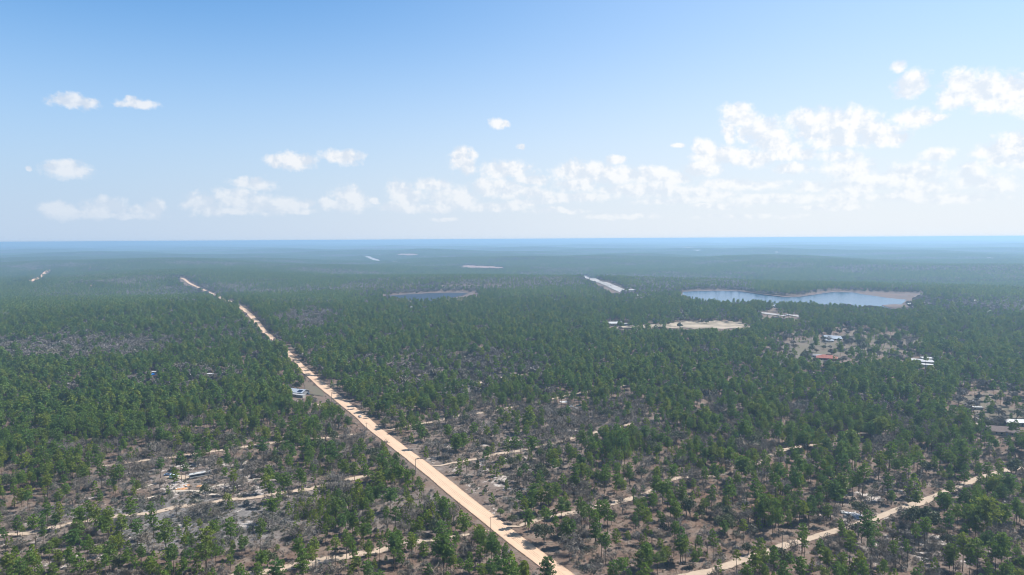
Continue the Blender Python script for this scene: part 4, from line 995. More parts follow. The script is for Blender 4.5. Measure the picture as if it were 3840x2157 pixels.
house('white shed in the left woods left of the metal roofed house', (720, 1413), 0, 4, 3, 2.4, .6, M_WALLW, M_WHITEROOF, 'shed', 'gable', 4, (7, 7, 2), .1)
def dome(label, px, r, m, see):
    t = thing('greenhouse_dome', label, 'greenhouse', px, 0, None, 6, see); V = []; Fq = []; n, k = 16, 6
    for j in range(k):
        for i in range(n): a = i / n * 6.283; e = j / k * math.pi / 2; V.append((r * math.cos(a) * math.cos(e), r * math.sin(a) * math.cos(e), r * .85 * math.sin(e)))
    V.append((0, 0, r * .85)); Fq = [(j * n + i, j * n + (i + 1) % n, (j + 1) * n + (i + 1) % n, (j + 1) * n + i) for j in range(k - 1) for i in range(n)] + [((k - 1) * n + i, (k - 1) * n + (i + 1) % n, k * n) for i in range(n)]
    MB().add(V, Fq).build('cover', m, t); MB().box(r * .96, r * 1.06, -.7, .7, 0, 2).build('door', M_TRIM, t)
dome('small white domed shelter beside tall dark pines left of the dirt road', (998, 1350), 4.2, M_WHITEROOF, (10, 9, 3))
# vehicles in the open pines right of the dirt road
car('dark green pickup truck among the pines at the end of the narrow track', (2172, 1524), .35, (.02, .06, .06), kind='pickup truck', name='pickup_truck', see=(14, 9, 4))
car('white car in front of the dark green truck among the pines', (2142, 1527), .2, (.7, .7, .68), see=(8, 6, 3))
heap('debris_pile', 'low heap of dark and white junk in front of the dark green truck', 'debris pile', (2160, 1533), M_WALLG, 4.5, 2.0, .6, 9, (14, 6, 6), 22, M_WHITEROOF)
tarp('tarp_shelter', 'pale grey tarp lying left of the dark green truck', (2116, 1508), M_WHITEROOF, 8, 6, .6, (12, 7, 5))
# park houses
house('house with a bright red roof at the front of the mown field', (3100, 1350), yaw_toward((3060, 1345), (3130, 1350)), 22, 13, 3.2, 3.2, M_WALLR, M_REDROOF, 'house', 'hip', 14, (20, 16, 0), .9, chimney=True)
house('grey roofed shed attached left of the red roofed house', (3070, 1341), 2.6, 14, 7, 2.8, 1.2, M_WALLG, M_GREYROOF, 'shed', 'gable', 6, (8, 10, 2), .4)
house('hilltop house with a wide pale grey roof at the back of the mown field', (3125, 1274), yaw_toward((3100, 1272), (3160, 1276)), 24, 12, 3.2, 2.6, M_WALLT, M_METALROOF, 'house', 'gable', 14, (14, 8, 0), 1.0, porch=(12, 4))
house('small white building left of the hilltop house', (3108, 1284), .1, 11, 6, 2.8, 1.2, M_WALLW, M_METALROOF, 'shed', 'gable', 6, (7, 5, 0), .5)
house('long building with a brilliant white roof right of the mown field', (3482, 1366), yaw_toward((3450, 1362), (3514, 1367)), 38, 10, 3.4, 2.0, M_WALLW, M_WHITEROOF, 'warehouse', 'gable', 20, (28, 10, 3), .5)
house('low white annex in front of the long white roofed building', (3465, 1375), yaw_toward((3450, 1374), (3480, 1376)), 17, 7, 2.8, .8, M_WALLW, M_WHITEROOF, 'shed', 'gable', 8, (14, 7, 4), .3)
house('small white roofed shed behind the long white roofed building', (3473, 1351), -.3, 12, 7, 2.8, 1.2, M_WALLW, M_WHITEROOF, 'shed', 'gable', 7, (10, 5, 2), .3)
car('white truck parked near the far edge of the mown field', (3380, 1246), .1, (.75, .75, .75), kind='pickup truck', name='pickup_truck', see=(8, 5, 3))
car('dark car parked under oaks at the far end of the mown field', (3420, 1252), .2, (.03, .03, .04), see=(8, 5, 3))
car('white car beside the yellow green tree in the mown field', (3238, 1291), .3, (.75, .76, .78), see=(8, 5, 3))
# right edge lot
house('small white and pink camper parked on the brown grass lot', (3663, 1538), -.12, 9, 2.8, 2.7, .3, M_WALLW, M_WHITEROOF, 'camper', 'flat', 6, (16, 12, 4), .1)
car('white car parked at the woods edge left of the yellowish yard', (3628, 1598), -.1, (.75, .77, .8), see=(16, 9, 4))
car('blue grey car under the dark oak right of the yellowish yard', (3680, 1592), 0, (.35, .42, .52), see=(9, 6, 2))
car('small white car at the top of the yellowish yard', (3662, 1576), .6, (.7, .72, .75), see=(7, 6, 3))
car('black sedan at the back of the brown grass lot, left one of two', (3683, 1489), -.1, (.02, .02, .025), see=(12, 7, 3))
car('black sedan at the back of the brown grass lot, right one of two', (3716, 1486), -.15, (.02, .02, .03), see=(12, 7, 3))
car('white truck at the back of the brown grass lot beside the trees', (3663, 1497), -.2, (.7, .7, .7), kind='pickup truck', name='pickup_truck', see=(9, 6, 3))
house('large brown shingled house near the right edge', (3757, 1626), -.35, 20, 11, 3.0, 2.6, M_WALLT, M_BROWNROOF, 'house', 'gable', 14, (32, 26, 5), .8)
house('long building with a bright white roof at the right edge', (3830, 1596), -.12, 26, 8, 3.2, 1.8, M_WALLG, M_WHITEROOF, 'warehouse', 'gable', 14, (30, 12, 4), .4)
# barn and camper at the sandy field
house('open white roofed barn at the left end of the pale dry field', (2301, 1221), .05, 26, 11, 4.2, 2.2, M_WALLT, M_WHITEROOF, 'barn', 'gable', 16, (20, 14, 4), .5)
house('white camper right of the barn at the pale dry field', (2348, 1222), -.2, 13, 4.5, 3.4, .3, M_WALLG, M_WHITEROOF, 'camper', 'flat', 9, (14, 10, 3), .1)
# far roofs: label, px, length, wall, roof
FAR = [
 ('white roofed house just below the highway end', (2369, 1093), 26, M_WHITEROOF, 10), ('white roof in the pines below the highway end', (2397, 1114), 20, M_WHITEROOF, 6),
 ('white roof between trees just below the highway bend near the lake', (2873, 1155), 12, M_WHITEROOF, 6), ('white roof between the lake and the highway bend', (2901, 1154), 14, M_WHITEROOF, 7),
 ('grey white building beside a white roof near the lake', (2910, 1155), 12, M_METALROOF, 6), ('bright white roof right of the highway bend near the lake', (2983, 1160), 18, M_WHITEROOF, 7),
 ('white shed behind the pale dry field', (2858, 1210), 14, M_METALROOF, 8), ('house in a sandy gap right of the pale dry field', (3015, 1212), 18, M_BROWNROOF, 9),
 ('white roofed house in the far woods left of the lake', (2841, 1044), 34, M_WHITEROOF, 6), ('white roof on the far side of the small dark pond', (1614, 1078), 24, M_WHITEROOF, 6),
 ('white roof in the woods right of the small dark pond', (2079, 1130), 24, M_WHITEROOF, 6), ('pair of white roofs left of the small dark pond woods', (1535, 1160), 22, M_WHITEROOF, 7),
 ('white roof above the left clay road stretch', (89, 1041), 40, M_WHITEROOF, 5), ('white roof hidden by oaks right of the lake, upper', (3652, 1134), 26, M_WHITEROOF, 5),
 ('white roof right of the lake near the right edge', (3705, 1162), 24, M_WHITEROOF, 5), ('small white roof right of the lake, lowest', (3707, 1174), 16, M_WHITEROOF, 5),
 ('white roof at the water edge right end of the lake', (3483, 1146), 18, M_WHITEROOF, 5), ('small white roof by the mud spit of the lake', (3409, 1147), 12, M_WHITEROOF, 5),
 ('white roof among grey oaks right of the dirt road', (1340, 1190), 14, M_METALROOF, 7), ('pale roof in the oak thicket right of the dirt road', (1200, 1183), 16, M_METALROOF, 7),
 ('small pale roof in the dense left woods', (540, 1175), 12, M_METALROOF, 6),
 ('white water tower like building far left of the highway', (1203, 942), 30, M_WHITEROOF, 3), ('tiny white building near the horizon in the centre', (2010, 927), 60, M_WHITEROOF, 3),
 ('white buildings far left near the horizon', (145, 948), 90, M_WHITEROOF, 3), ('white speck of a building at the far right horizon', (3605, 903), 160, M_WHITEROOF, 2),
]
for lb, px, L, rm, up in FAR:
    L *= .78
    house(lb.replace('white water tower like building', 'small white building'), px, random.Random(lb).uniform(-.4, .4), L, L * .42, 3.5 if L < 40 else 7, 1.8, M_WALLW, rm, 'house', 'gable', L * .7, (L * .8 * 2560 / max(300, at1(*px)[1]) / 1.6, up * .7, 0), .5)

# --- utility poles along the road
def pole(label, px, toppx, arm_rz, group, keep=2):
    p = at1(*px); dist = math.hypot(p[0], p[1]); h = max(8.0, (px[1] - toppx) * dist / F * 1.03)
    t = thing('utility_pole', label, 'utility pole', px, arm_rz, group, keep)
    MB().cyl((0, 0, h / 2 - .5), (0, 0, 1), .19, h + 1, 8, .13).build('pole', M_POLE, t)
    MB().box(-1.1, 1.1, -.06, .06, h - .65, h - .53).build('crossarm', M_POLE, t)
    for x in (-1.05, 0, 1.05): MB().cyl((x, 0, h - .45), (0, 0, 1), .06, .2, 6).build('insulator', M_TRIM, t)
    return p, h
arm = cam_yaw = math.atan2(RPs[-4][1] - RPs[-6][1], RPs[-4][0] - RPs[-6][0]) + math.pi / 2
PL = []
for lb, px, ty in [
  ('wooden utility pole beside the dirt road, nearest one', (1841, 2006), 1936), ('utility pole on the left verge of the dirt road, second nearest', (1559, 1780), 1721),
  ('utility pole beside the dirt road just below the silver car', (1376, 1627), 1586), ('utility pole beside the dirt road at the sandy pull out', (1244, 1510), 1473),
  ('utility pole by the grassy yard above the metal roofed house', (1145, 1430), 1389)]:
    PL.append(pole(lb, px, ty, arm, 'utility poles along the dirt road'))
def wires(label, pts):
    t = bpy.data.objects.new('power_line', None); link(t); t.location = (0, 0, 0); tag(t, label, 'power line')
    arms = (-1.05, 0, 1.05)
    for off in arms:
        b = MB()
        for (p, h), (q, g) in zip(pts[:-1], pts[1:]):
            a = np.array([p[0], p[1], p[2] + h - .35]); c = np.array([q[0], q[1], q[2] + g - .35]); d_ = (c - a)[:2]; L = np.linalg.norm(d_); n_ = np.array([-d_[1], d_[0], 0]) / L * off
            prev = a + n_
            for k in range(1, 11):
                f = k / 10; cur = a * (1 - f) + c * f + n_; cur[2] -= 4 * f * (1 - f) * L * .018
                V, Fq = tube(prev, cur, .022, .022, 3); b.add(V, [tuple(x) for x in Fq]); prev = cur
        b.build('wire', M_WIRE, t)
e0 = (np.array([PL[0][0][0] * 2 - PL[1][0][0], PL[0][0][1] * 2 - PL[1][0][1], 0]), 9.3)
wires('thin wires strung between the poles along the dirt road', [e0] + PL)
q1 = pole('tall wooden utility pole just below the two rut track at lower right', (2931, 2134), 2004, .5, 'utility poles near the right hand track')
q2 = pole('utility pole standing in the yellowish yard near the right edge', (3653, 1604), 1559, .5, 'utility poles near the right hand track')
q0 = pole('wooden utility pole left of the two rut track among the pines', (3033, 1990), 1925, .5, 'utility poles near the right hand track')
e1 = (np.array([q1[0][0] - 120, q1[0][1] - 22, 0]), 10.0)
wires('thin wires crossing the two rut track at lower right', [e1, q1])
for i, (x, y, ty) in enumerate([(2220, 1055, 1040), (2262, 1081, 1058), (2294, 1092, 1070), (2379, 1105, 1088), (2690, 1128, 1110)]):
    p = at1(x, y); pole('tall thin dark pole beside the distant highway, %s from left' % ['first', 'second', 'third', 'fourth', 'fifth'][i], (x, y), ty, .3, 'poles along the distant highway')
# cars on the highway
hw = yaw_toward((2240, 1058), (2300, 1080))
for ci_, (x, y, c_) in enumerate([(2250, 1060, (.05, .04, .08)), (2266, 1065, (.03, .03, .04)), (2273.5, 1068, (.08, .1, .1)), (2280, 1072.5, (.03, .03, .03)), (2289.5, 1075, (.05, .06, .08)), (2950, 1186, (.8, .8, .8))]):
    car('small dark car on the distant divided highway, %s from left' % ['first', 'second', 'third', 'fourth', 'fifth', ''][ci_] if c_[0] < .5 else 'white vehicle on the pale road by the lake woods', (x, y), hw, c_, group='cars on the distant highway' if c_[0] < .5 else None, hz=1.8)
# trash bin like drums and rocks are below a pixel in the photograph and left out

# ------------------------------------------------------------------ trees read from the photograph: kind, base x, base y, top y (zoomed crops)
H1 = [('wide', 607, 1035, 815), ('pine', 757, 830, 680), ('wide', 1498, 425, 262), ('pine', 1212, 590, 435), ('pine', 1322, 700, 515), ('pine', 135, 1060, 870),
 ('pine', 45, 1150, 960), ('pine', 950, 790, 680), ('pine', 590, 790, 705), ('pine', 430, 820, 700), ('yellow', 755, 1180, 1085), ('young', 1350, 1030, 950),
 ('young', 1405, 1062, 965), ('pine', 1408, 1190, 1020), ('wide', 1625, 1085, 915), ('pine', 1755, 1212, 1065), ('pine', 2095, 1180, 1090), ('pine', 960, 1250, 1110),
 ('young', 1160, 1290, 1140), ('wide', 1280, 1295, 1120), ('young', 1490, 1315, 1165), ('pine', 900, 1315, 1220), ('young', 750, 1312, 1215), ('young', 640, 1310, 1225),
 ('wide', 440, 1295, 1130), ('wide', 560, 1170, 980), ('wide', 420, 1185, 1045), ('young', 120, 1300, 1110), ('young', 30, 1300, 1200), ('young', 250, 1235, 1090),
 ('young', 840, 1015, 900), ('young', 905, 925, 855), ('young', 1105, 912, 855), ('wide', 2060, 925, 745), ('wide', 1975, 1322, 1140), ('pine', 2290, 1322, 1100),
 ('pine', 2360, 1322, 1105), ('pine', 2480, 1205, 1100), ('pine', 2135, 1315, 1200), ('young', 1225, 800, 725), ('young', 1740, 830, 735), ('live', 1385, 528, 410),
 ('live', 1500, 498, 430), ('young', 970, 1170, 1060), ('oak', 1560, 870, 755), ('oak', 610, 1040, 950), ('young', 720, 700, 610), ('pine', 300, 640, 520), ('pine', 120, 560, 420),
 ('pine', 860, 660, 490), ('young', 2380, 760, 690), ('young', 1960, 1050, 975), ('oak', 290, 990, 905), ('oak', 1850, 1160, 1080)]
H2 = [('wide', 1415, 250, 50), ('wide', 1438, 455, 280), ('wide', 805, 310, 185), ('pine', 1192, 240, 135), ('pine', 1215, 235, 130), ('pine', 1330, 270, 150), ('pine', 1385, 620, 480), ('young', 890, 565, 442),
 ('pine', 945, 560, 440), ('pine', 1080, 590, 500), ('young', 1170, 580, 480), ('pine', 1225, 565, 430), ('wide', 1340, 510, 412), ('wide', 1830, 560, 435), ('wide', 1930, 645, 535),
 ('pine', 2000, 600, 480), ('pine', 2115, 480, 205), ('pine', 2500, 672, 490), ('pine', 2125, 765, 608), ('pine', 2222, 1005, 848), ('pine', 2345, 885, 690),
 ('wide', 1415, 1010, 830), ('live', 1530, 1080, 925), ('pine', 1620, 1072, 882), ('wide', 1690, 1112, 888), ('pine', 1738, 1105, 900), ('wide', 1450, 770, 632), ('wide', 1622, 785, 625),
 ('pine', 1692, 845, 695), ('pine', 1812, 1010, 742), ('pine', 1832, 990, 770), ('pine', 1872, 975, 790), ('pine', 1950, 1005, 750), ('pine', 1982, 980, 755), ('pine', 2010, 1015, 770),
 ('young', 1140, 780, 700), ('yellow', 1200, 880, 812), ('live', 1290, 935, 862), ('pine', 1310, 900, 770), ('pine', 1962, 1235, 1010), ('pine', 1992, 1242, 1005),
 ('pine', 2072, 1195, 975), ('pine', 2162, 1110, 990), ('wide', 2310, 1310, 1080), ('wide', 2250, 1330, 1130), ('pine', 2150, 1315, 1190), ('wide', 1548, 1420, 1182), ('wide', 770, 945, 730),
 ('young', 905, 1000, 838), ('live', 715, 1022, 900), ('young', 812, 1032, 920), ('young', 165, 555, 410), ('pine', 312, 440, 320), ('wide', 20, 605, 450), ('young', 130, 765, 600),
 ('wide', 370, 850, 668), ('wide', 160, 885, 738), ('wide', 85, 1005, 850), ('young', 592, 812, 760), ('young', 500, 690, 540), ('pine', 1027, 1195, 985), ('pine', 1130, 1300, 1015),
 ('pine', 1168, 1320, 1060), ('pine', 970, 1310, 1145), ('young', 1285, 1330, 1150), ('pine', 535, 1255, 1000), ('wide', 772, 1325, 1018), ('pine', 728, 1330, 1060), ('pine', 862, 1200, 990),
 ('pine', 395, 1235, 1000), ('wide', 440, 1210, 985), ('pine', 290, 1215, 1060), ('pine', 205, 1235, 1055), ('pine', 88, 1275, 1040), ('pine', 42, 1205, 970), ('young', 1590, 300, 212),
 ('live', 330, 215, 130), ('young', 520, 190, 100), ('oak', 1070, 490, 400), ('oak', 600, 670, 590), ('live', 1820, 690, 600), ('oak', 2190, 600, 480), ('live', 2390, 600, 500), ('oak', 1330, 470, 400),
 ('young', 530, 330, 250), ('live', 300, 560, 480), ('young', 640, 440, 350), ('pine', 2460, 350, 190), ('wide', 2290, 330, 200), ('oak', 2400, 1090, 960), ('live', 1900, 1330, 1262),
 ('young', 985, 705, 675), ('young', 1070, 720, 680), ('live', 1100, 665, 640), ('young', 1060, 1320, 1240), ('live', 2000, 150, 60), ('live', 2060, 900, 840)]
H3 = [('pine', 405, 1315, 1130), ('young', 272, 1322, 1205), ('pine', 550, 1310, 1170), ('pine', 685, 1292, 1135), ('pine', 893, 1205, 1000), ('pine', 918, 1182, 1040), ('wide', 1085, 1325, 1118),
 ('wide', 1390, 1115, 918), ('pine', 1425, 1215, 1030), ('pine', 1588, 1255, 1060), ('young', 1510, 1330, 1205), ('young', 1800, 1330, 1220), ('pine', 1262, 1215, 985), ('wide', 2295, 1050, 740),
 ('wide', 2205, 1060, 805), ('wide', 1972, 895, 705), ('pine', 1998, 905, 720), ('young', 1745, 740, 558), ('pine', 2013, 645, 488), ('pine', 1298, 510, 320), ('pine', 1478, 612, 388),
 ('pine', 1555, 590, 320), ('pine', 1682, 665, 440), ('pine', 1355, 745, 480), ('pine', 1282, 745, 535), ('wide', 1180, 820, 620), ('live', 1840, 1045, 790), ('live', 1340, 880, 755), ('live', 345, 925, 790),
 ('live', 495, 1165, 1068), ('oak', 1550, 700, 590), ('live', 1835, 565, 458), ('wide', 2400, 1280, 1005), ('pine', 2360, 1300, 1080), ('wide', 440, 625, 425), ('wide', 470, 640, 440), ('oak', 490, 440, 265),
 ('oak', 560, 440, 310), ('pine', 230, 1195, 975), ('pine', 120, 1215, 1025), ('pine', 312, 1075, 908), ('pine', 218, 830, 640), ('pine', 100, 960, 850), ('live', 2500, 1300, 1180),
 ('live', 1740, 960, 800), ('live', 2000, 1120, 1010), ('oak', 2170, 1130, 1040), ('wide', 2420, 1010, 790), ('wide', 2460, 780, 560), ('yellow', 2130, 640, 560), ('pine', 660, 900, 740), ('wide', 700, 920, 750),
 ('pine', 760, 900, 750), ('pine', 600, 930, 760), ('pine', 560, 900, 740), ('pine', 880, 830, 670), ('wide', 960, 920, 720), ('pine', 1020, 900, 700), ('wide', 1150, 830, 610), ('wide', 880, 940, 760), ('live', 1060, 910, 790),
 ('pine', 1540, 560, 400), ('live', 2480, 560, 480), ('yellow', 1480, 1060, 990), ('oak', 1100, 1110, 1040), ('pine', 2050, 530, 350), ('wide', 2090, 500, 300), ('wide', 1200, 380, 240), ('pine', 1080, 400, 260),
 ('oak', 1780, 1140, 1040), ('young', 1900, 1310, 1190), ('oak', 1650, 1290, 1180), ('oak', 2060, 1290, 1180), ('pine', 2250, 720, 560), ('wide', 2340, 720, 560), ('live', 1700, 790, 735)]
HP4 = C4_([(372, 635), (525, 655), (830, 435), (970, 400), (1190, 540), (1290, 380), (1110, 560), (745, 600), (500, 460), (640, 320), (760, 315), (760, 320)])
HT4 = C4_([(372, 465), (525, 460), (830, 245), (970, 230), (1190, 330), (1290, 210), (1110, 420), (745, 500), (500, 330), (640, 190), (760, 190), (760, 120)])
HK4 = ['pine', 'pine', 'wide', 'oak', 'wide', 'pine', 'pine', 'oak', 'oak', 'pine', 'pine', 'pine']
HP4 += C4_([(1480, 400), (1780, 420), (1525, 455), (2040, 360), (2180, 430), (1600, 380), (1850, 390), (1480, 230), (1970, 160), (2340, 210)])
HT4 += C4_([(1480, 245), (1780, 270), (1525, 350), (2040, 170), (2180, 200), (1600, 265), (1850, 260), (1480, 140), (1970, 60), (2340, 150)])
HK4 += ['live', 'live', 'oak', 'wide', 'oak', 'yellow', 'yellow', 'oak', 'yellow', 'live']
HX = [('wide', C5([(1505, 585)])[0], C5([(1505, 345)])[0]), ('oak', C5([(1700, 700)])[0], C5([(1700, 480)])[0]), ('live', C5([(1480, 780)])[0], C5([(1480, 590)])[0]), ('live', C5([(1400, 740)])[0], C5([(1400, 560)])[0]),
 ('wide', C5([(1880, 620)])[0], C5([(1880, 480)])[0]), ('wide', C5([(1880, 900)])[0], C5([(1880, 640)])[0]), ('yellow', C5([(1750, 130)])[0], C5([(1750, 20)])[0]),
 ('live', C6([(790, 418)])[0], C6([(790, 318)])[0]), ('live', C6([(965, 432)])[0], C6([(965, 345)])[0]), ('live', C6([(1290, 372)])[0], C6([(1290, 325)])[0]),
 ('yellow', C6([(1645, 315)])[0], C6([(1645, 235)])[0]), ('yellow', C6([(1925, 290)])[0], C6([(1925, 225)])[0]), ('yellow', (618, 1418), (618, 1391)), ('yellow', (482, 1412), (482, 1388)),
 ('wide', (1040, 1350), (1040, 1275)), ('wide', (1060, 1352), (1060, 1278)), ('wide', (1005, 1345), (1005, 1278)), ('yellow', (2170, 1510), (2170, 1486)), ('yellow', (2860, 1520), (2860, 1488))]
HERO = [(k, R1([(x, b)])[0], R1([(x, t_)])[0]) for k, x, b, t_ in H1] + [(k, R2([(x, b)])[0], R2([(x, t_)])[0]) for k, x, b, t_ in H2] + [(k, R3([(x, b)])[0], R3([(x, t_)])[0]) for k, x, b, t_ in H3]
HERO += list(zip(HK4, HP4, HT4)) + HX
heroes = []      # (kind, x, y, z, height)
hb = at([h[1] for h in HERO])
for (k, b, t_), p in zip(HERO, hb):
    _, _, z = proj(p[None]); z = float(z[0]); h = (b[1] - t_[1]) * z / F * 1.03
    heroes.append((k, p[0], p[1], p[2], float(np.clip(h, 2.2, 24))))
HXY = np.array([(h[1], h[2]) for h in heroes])

# ------------------------------------------------------------------ random planting
def grid_points(r0, r1, sp, azmax, rs):
    y0, y1 = r0 * math.cos(R(azmax)) * .8, r1; xs = np.arange(-r1 * math.sin(R(azmax)), r1 * math.sin(R(azmax)), sp); ys = np.arange(y0, y1, sp)
    X, Y = np.meshgrid(xs, ys); X = X.ravel() + rs.uniform(-.5, .5, X.size) * sp; Y = Y.ravel() + rs.uniform(-.5, .5, Y.size) * sp
    r = np.hypot(X, Y); a = np.abs(np.degrees(np.arctan2(X, Y))); k = (r > r0) & (r < r1) & (a < azmax); return X[k], Y[k]
def fbm(X, Y, lam, seed):
    rs = np.random.RandomState(seed); v = np.zeros(len(X))
    for o in range(4):
        for k in range(3):
            th = rs.uniform(0, 6.28); kk = 2 * math.pi / (lam / 2 ** o); v += np.sin(kk * (X * math.cos(th) + Y * math.sin(th)) + rs.uniform(0, 6.28)) * .5 ** o
    return v / 2.2      # roughly -1..1
rs = np.random.RandomState(11)
NEAR_R, MID_R, FAR_R = 640, 1500, 9500
X, Y = grid_points(215, MID_R, 3.1, 51, rs)
f, px, py, dz, Z = fields(X, Y)
cellha = 3.1 ** 2 / 10000.0
n1 = fbm(X, Y, 70, 1); n2 = fbm(X, Y, 55, 2); n3 = fbm(X, Y, 240, 3)
ok = ~on_lines(X, Y) & ~near_keep(X, Y)
near_amt = 1 - sst(500, 900, np.hypot(X, Y))
d_p = 1.18 * f['p'] * np.clip(1 + .9 * n1, .12, 2.3) * np.clip(1 + .35 * n3, .4, 1.6)
d_y = f['y'] * np.clip(.7 + 1.3 * n2, 0, 3)
d_b = f['b'] * np.clip(1 - .8 * n1 + .2 * n2 - .5 * n3, .1, 2.4)
d_l = f['l'] * np.clip(.8 - 1.2 * n2, .1, 3)
# keep ground around hand-placed trees freer so that they stay readable
if len(HXY):
    near_h = np.zeros(len(X), bool); kk = np.where(np.hypot(X, Y) < 620)[0]
    for hx, hy in HXY:
        q = kk[(X[kk] - hx) ** 2 + (Y[kk] - hy) ** 2 < 2.6 ** 2]; near_h[q] = True
    ok &= ~near_h
heroN = np.hypot(X, Y) < 560
for dd_ in (d_p, d_y): dd_[heroN] *= .85
u = rs.uniform(0, 1, len(X)); kind = np.full(len(X), -1)
cum = np.zeros(len(X)); KN = ['pine', 'young', 'oak', 'live', 'yellow', 'sapling']
d_s = f['b'] * 1.1 * near_amt * np.clip(1 - .5 * n1, .2, 2)
for i, d_ in enumerate((d_p, d_y, d_b, d_l, .9 + 0 * d_p, d_s)):
    nx_ = cum + d_ * cellha; kind[(u >= cum) & (u < nx_)] = i; cum = nx_
kind[~ok] = -1
inp = inpoly(px, py, PARK) | inpoly(px, py, PARK3)
kind[inp & (rs.uniform(0, 1, len(X)) < .45)] = -1
sel = kind >= 0; X, Y, Z, kind = X[sel], Y[sel], Z[sel], kind[sel]
hh = np.array([12.8, 5.2, 7.2, 8.2, 6.5, 4.2])[kind] * np.clip(rs.normal(1, .23, len(X)), .42, 1.6)
hh[(kind == 0)] *= np.where(rs.uniform(0, 1, (kind == 0).sum()) < .25, .68, 1.0)
k = ~hides_clear(X, Y, Z, hh); X, Y, Z, kind, hh = X[k], Y[k], Z[k], kind[k], hh[k]
# road verge: low growth only where the photograph shows the road edge clear
print('near trees', len(X), np.bincount(kind))

# visible size of each tree decides which stand as individuals
allt = [(h[0], h[1], h[2], h[3], h[4], True) for h in heroes] + [(KN[kind[i]], X[i], Y[i], Z[i], hh[i], False) for i in range(len(X)) if np.hypot(X[i], Y[i]) < 900]
P = np.array([[a[1], a[2], a[3]] for a in allt]); pxx, pyy, zz = proj(P)
hts = np.array([a[4] for a in allt]); _, pyt, _ = proj(P + np.array([0, 0, 1]) * hts[:, None])
inview = (pxx > -5) & (pxx < 2581) & (pyt < 1440) & (zz > 0)
size = hts / zz * inview + np.array([10.0 if a[5] and inview[i] else 0 for i, a in enumerate(allt)])
order = np.argsort(-size)
GROUPOF = dict(pine='pines', wide='pines', young='young pines', oak='bare oaks', live='live oaks', yellow='yellow green trees', sapling='bare saplings')
LIMIT = {'pines': 300, 'young pines': 260, 'bare oaks': 200, 'live oaks': 130, 'yellow green trees': 24, 'bare saplings': 240}
count = {g: 0 for g in LIMIT}; indiv = set()
for i in order:
    if size[i] <= 0: break
    g = GROUPOF[allt[i][0]]
    if count[g] < LIMIT[g]: count[g] += 1; indiv.add(int(i))
OBJ = dict(pine=('pine_tree', 'pine tree'), wide=('pine_tree', 'pine tree'), young=('young_pine', 'young pine'), oak=('bare_oak', 'leafless tree'), live=('live_oak', 'oak tree'), yellow=('leafing_tree', 'leafing tree'), sapling=('bare_sapling', 'sapling'))
LOOK = dict(pine='slim pine', wide='broad crowned pine', young='bushy young pine', oak='leafless grey oak', live='rounded evergreen oak', yellow='yellow green tree', sapling='bare grey sapling')
road_x = lambda yy: np.interp(yy, ROADQ[::-1, 1] if ROADQ[0, 1] > ROADQ[-1, 1] else ROADQ[:, 1], ROADQ[::-1, 0] if ROADQ[0, 1] > ROADQ[-1, 1] else ROADQ[:, 0])
def spot(px_, py_, x, y):
    """where a tree stands, in words one can follow in the photograph"""
    dr = x - road_x(y)
    if abs(dr) < 24: return 'beside the dirt road %s edge' % ('right' if dr > 0 else 'left')
    if dr < 0:
        if py_ > 1400: return 'in the bottom row left of road' if px_ > 600 else 'at the lower left corner'
        if py_ > 1250: return ('in the green thicket left of road' if px_ > 760 else 'in the grey scrub at lower left')
        if py_ > 1150: return 'near the white bus and footpaths' if px_ < 700 else 'in mixed wood just left of road'
        return 'in the dense left hand pine wood' if px_ < 640 else 'near the metal roofed house'
    if py_ > 1180 and px_ > 1700 and py_ > 1447 - (px_ - 1700) * .31: return 'below the two rut track'
    if py_ > 1330: return 'at the bottom right of the road' if px_ < 1750 else 'just above the two rut track'
    if py_ > 1190: return 'in pine groups right of the road' if px_ < 1750 else 'in dense pines above two rut track'
    if py_ > 1040: return 'among thin tracks right of the road' if px_ < 1560 else ('in dark green thicket right of centre' if px_ < 1850 else 'in mixed wood near the right edge')
    return 'on the mown fields at the right' if px_ > 1850 else 'in farther open wood right of road'
def size_word(kind_, h):
    b = dict(pine=(11, 15.5), wide=(10.5, 15), young=(4.3, 6.2), oak=(6, 8.5), live=(6.5, 9.5), yellow=(5.5, 8), sapling=(3.6, 5))[kind_]
    return 'short' if h < b[0] else ('tall' if h > b[1] else 'medium')
def place_tree(kind_, x, y, z, h, px_, py_, rng):
    V = KIND[kind_]; tr, cr, h0, _ = V[rng.randrange(len(V))]; nm, cat = OBJ[kind_]
    lab = '%s %s %s' % (size_word(kind_, h), LOOK[kind_], spot(px_, py_, x, y))
    root = bpy.data.objects.new(nm, None); COL.objects.link(root); root.location = (x, y, z - .05); root.rotation_euler = (0, 0, rng.uniform(0, 6.28)); s = h / h0
    w = rng.uniform(.9, 1.12); root.scale = (s * w, s * w, s); root['label'] = lab; root['category'] = cat; root['group'] = lab + 's'[:0]
    for part, me in (('trunk', tr), ('crown', cr)):
        o = bpy.data.objects.new(part, me); COL.objects.link(o); o.parent = root
    return root
rng = random.Random(4)
labs = {}
for i in sorted(indiv, key=lambda j: -size[j]):
    k_, x, y, z, h, hero = allt[i]; r_ = place_tree(k_, x, y, z, h, pxx[i], pyy[i], rng); labs.setdefault(r_['label'], []).append(r_)
ORD = ['first', 'second', 'third', 'fourth', 'fifth', 'sixth', 'seventh', 'eighth', 'ninth', 'tenth', 'eleventh', 'twelfth']
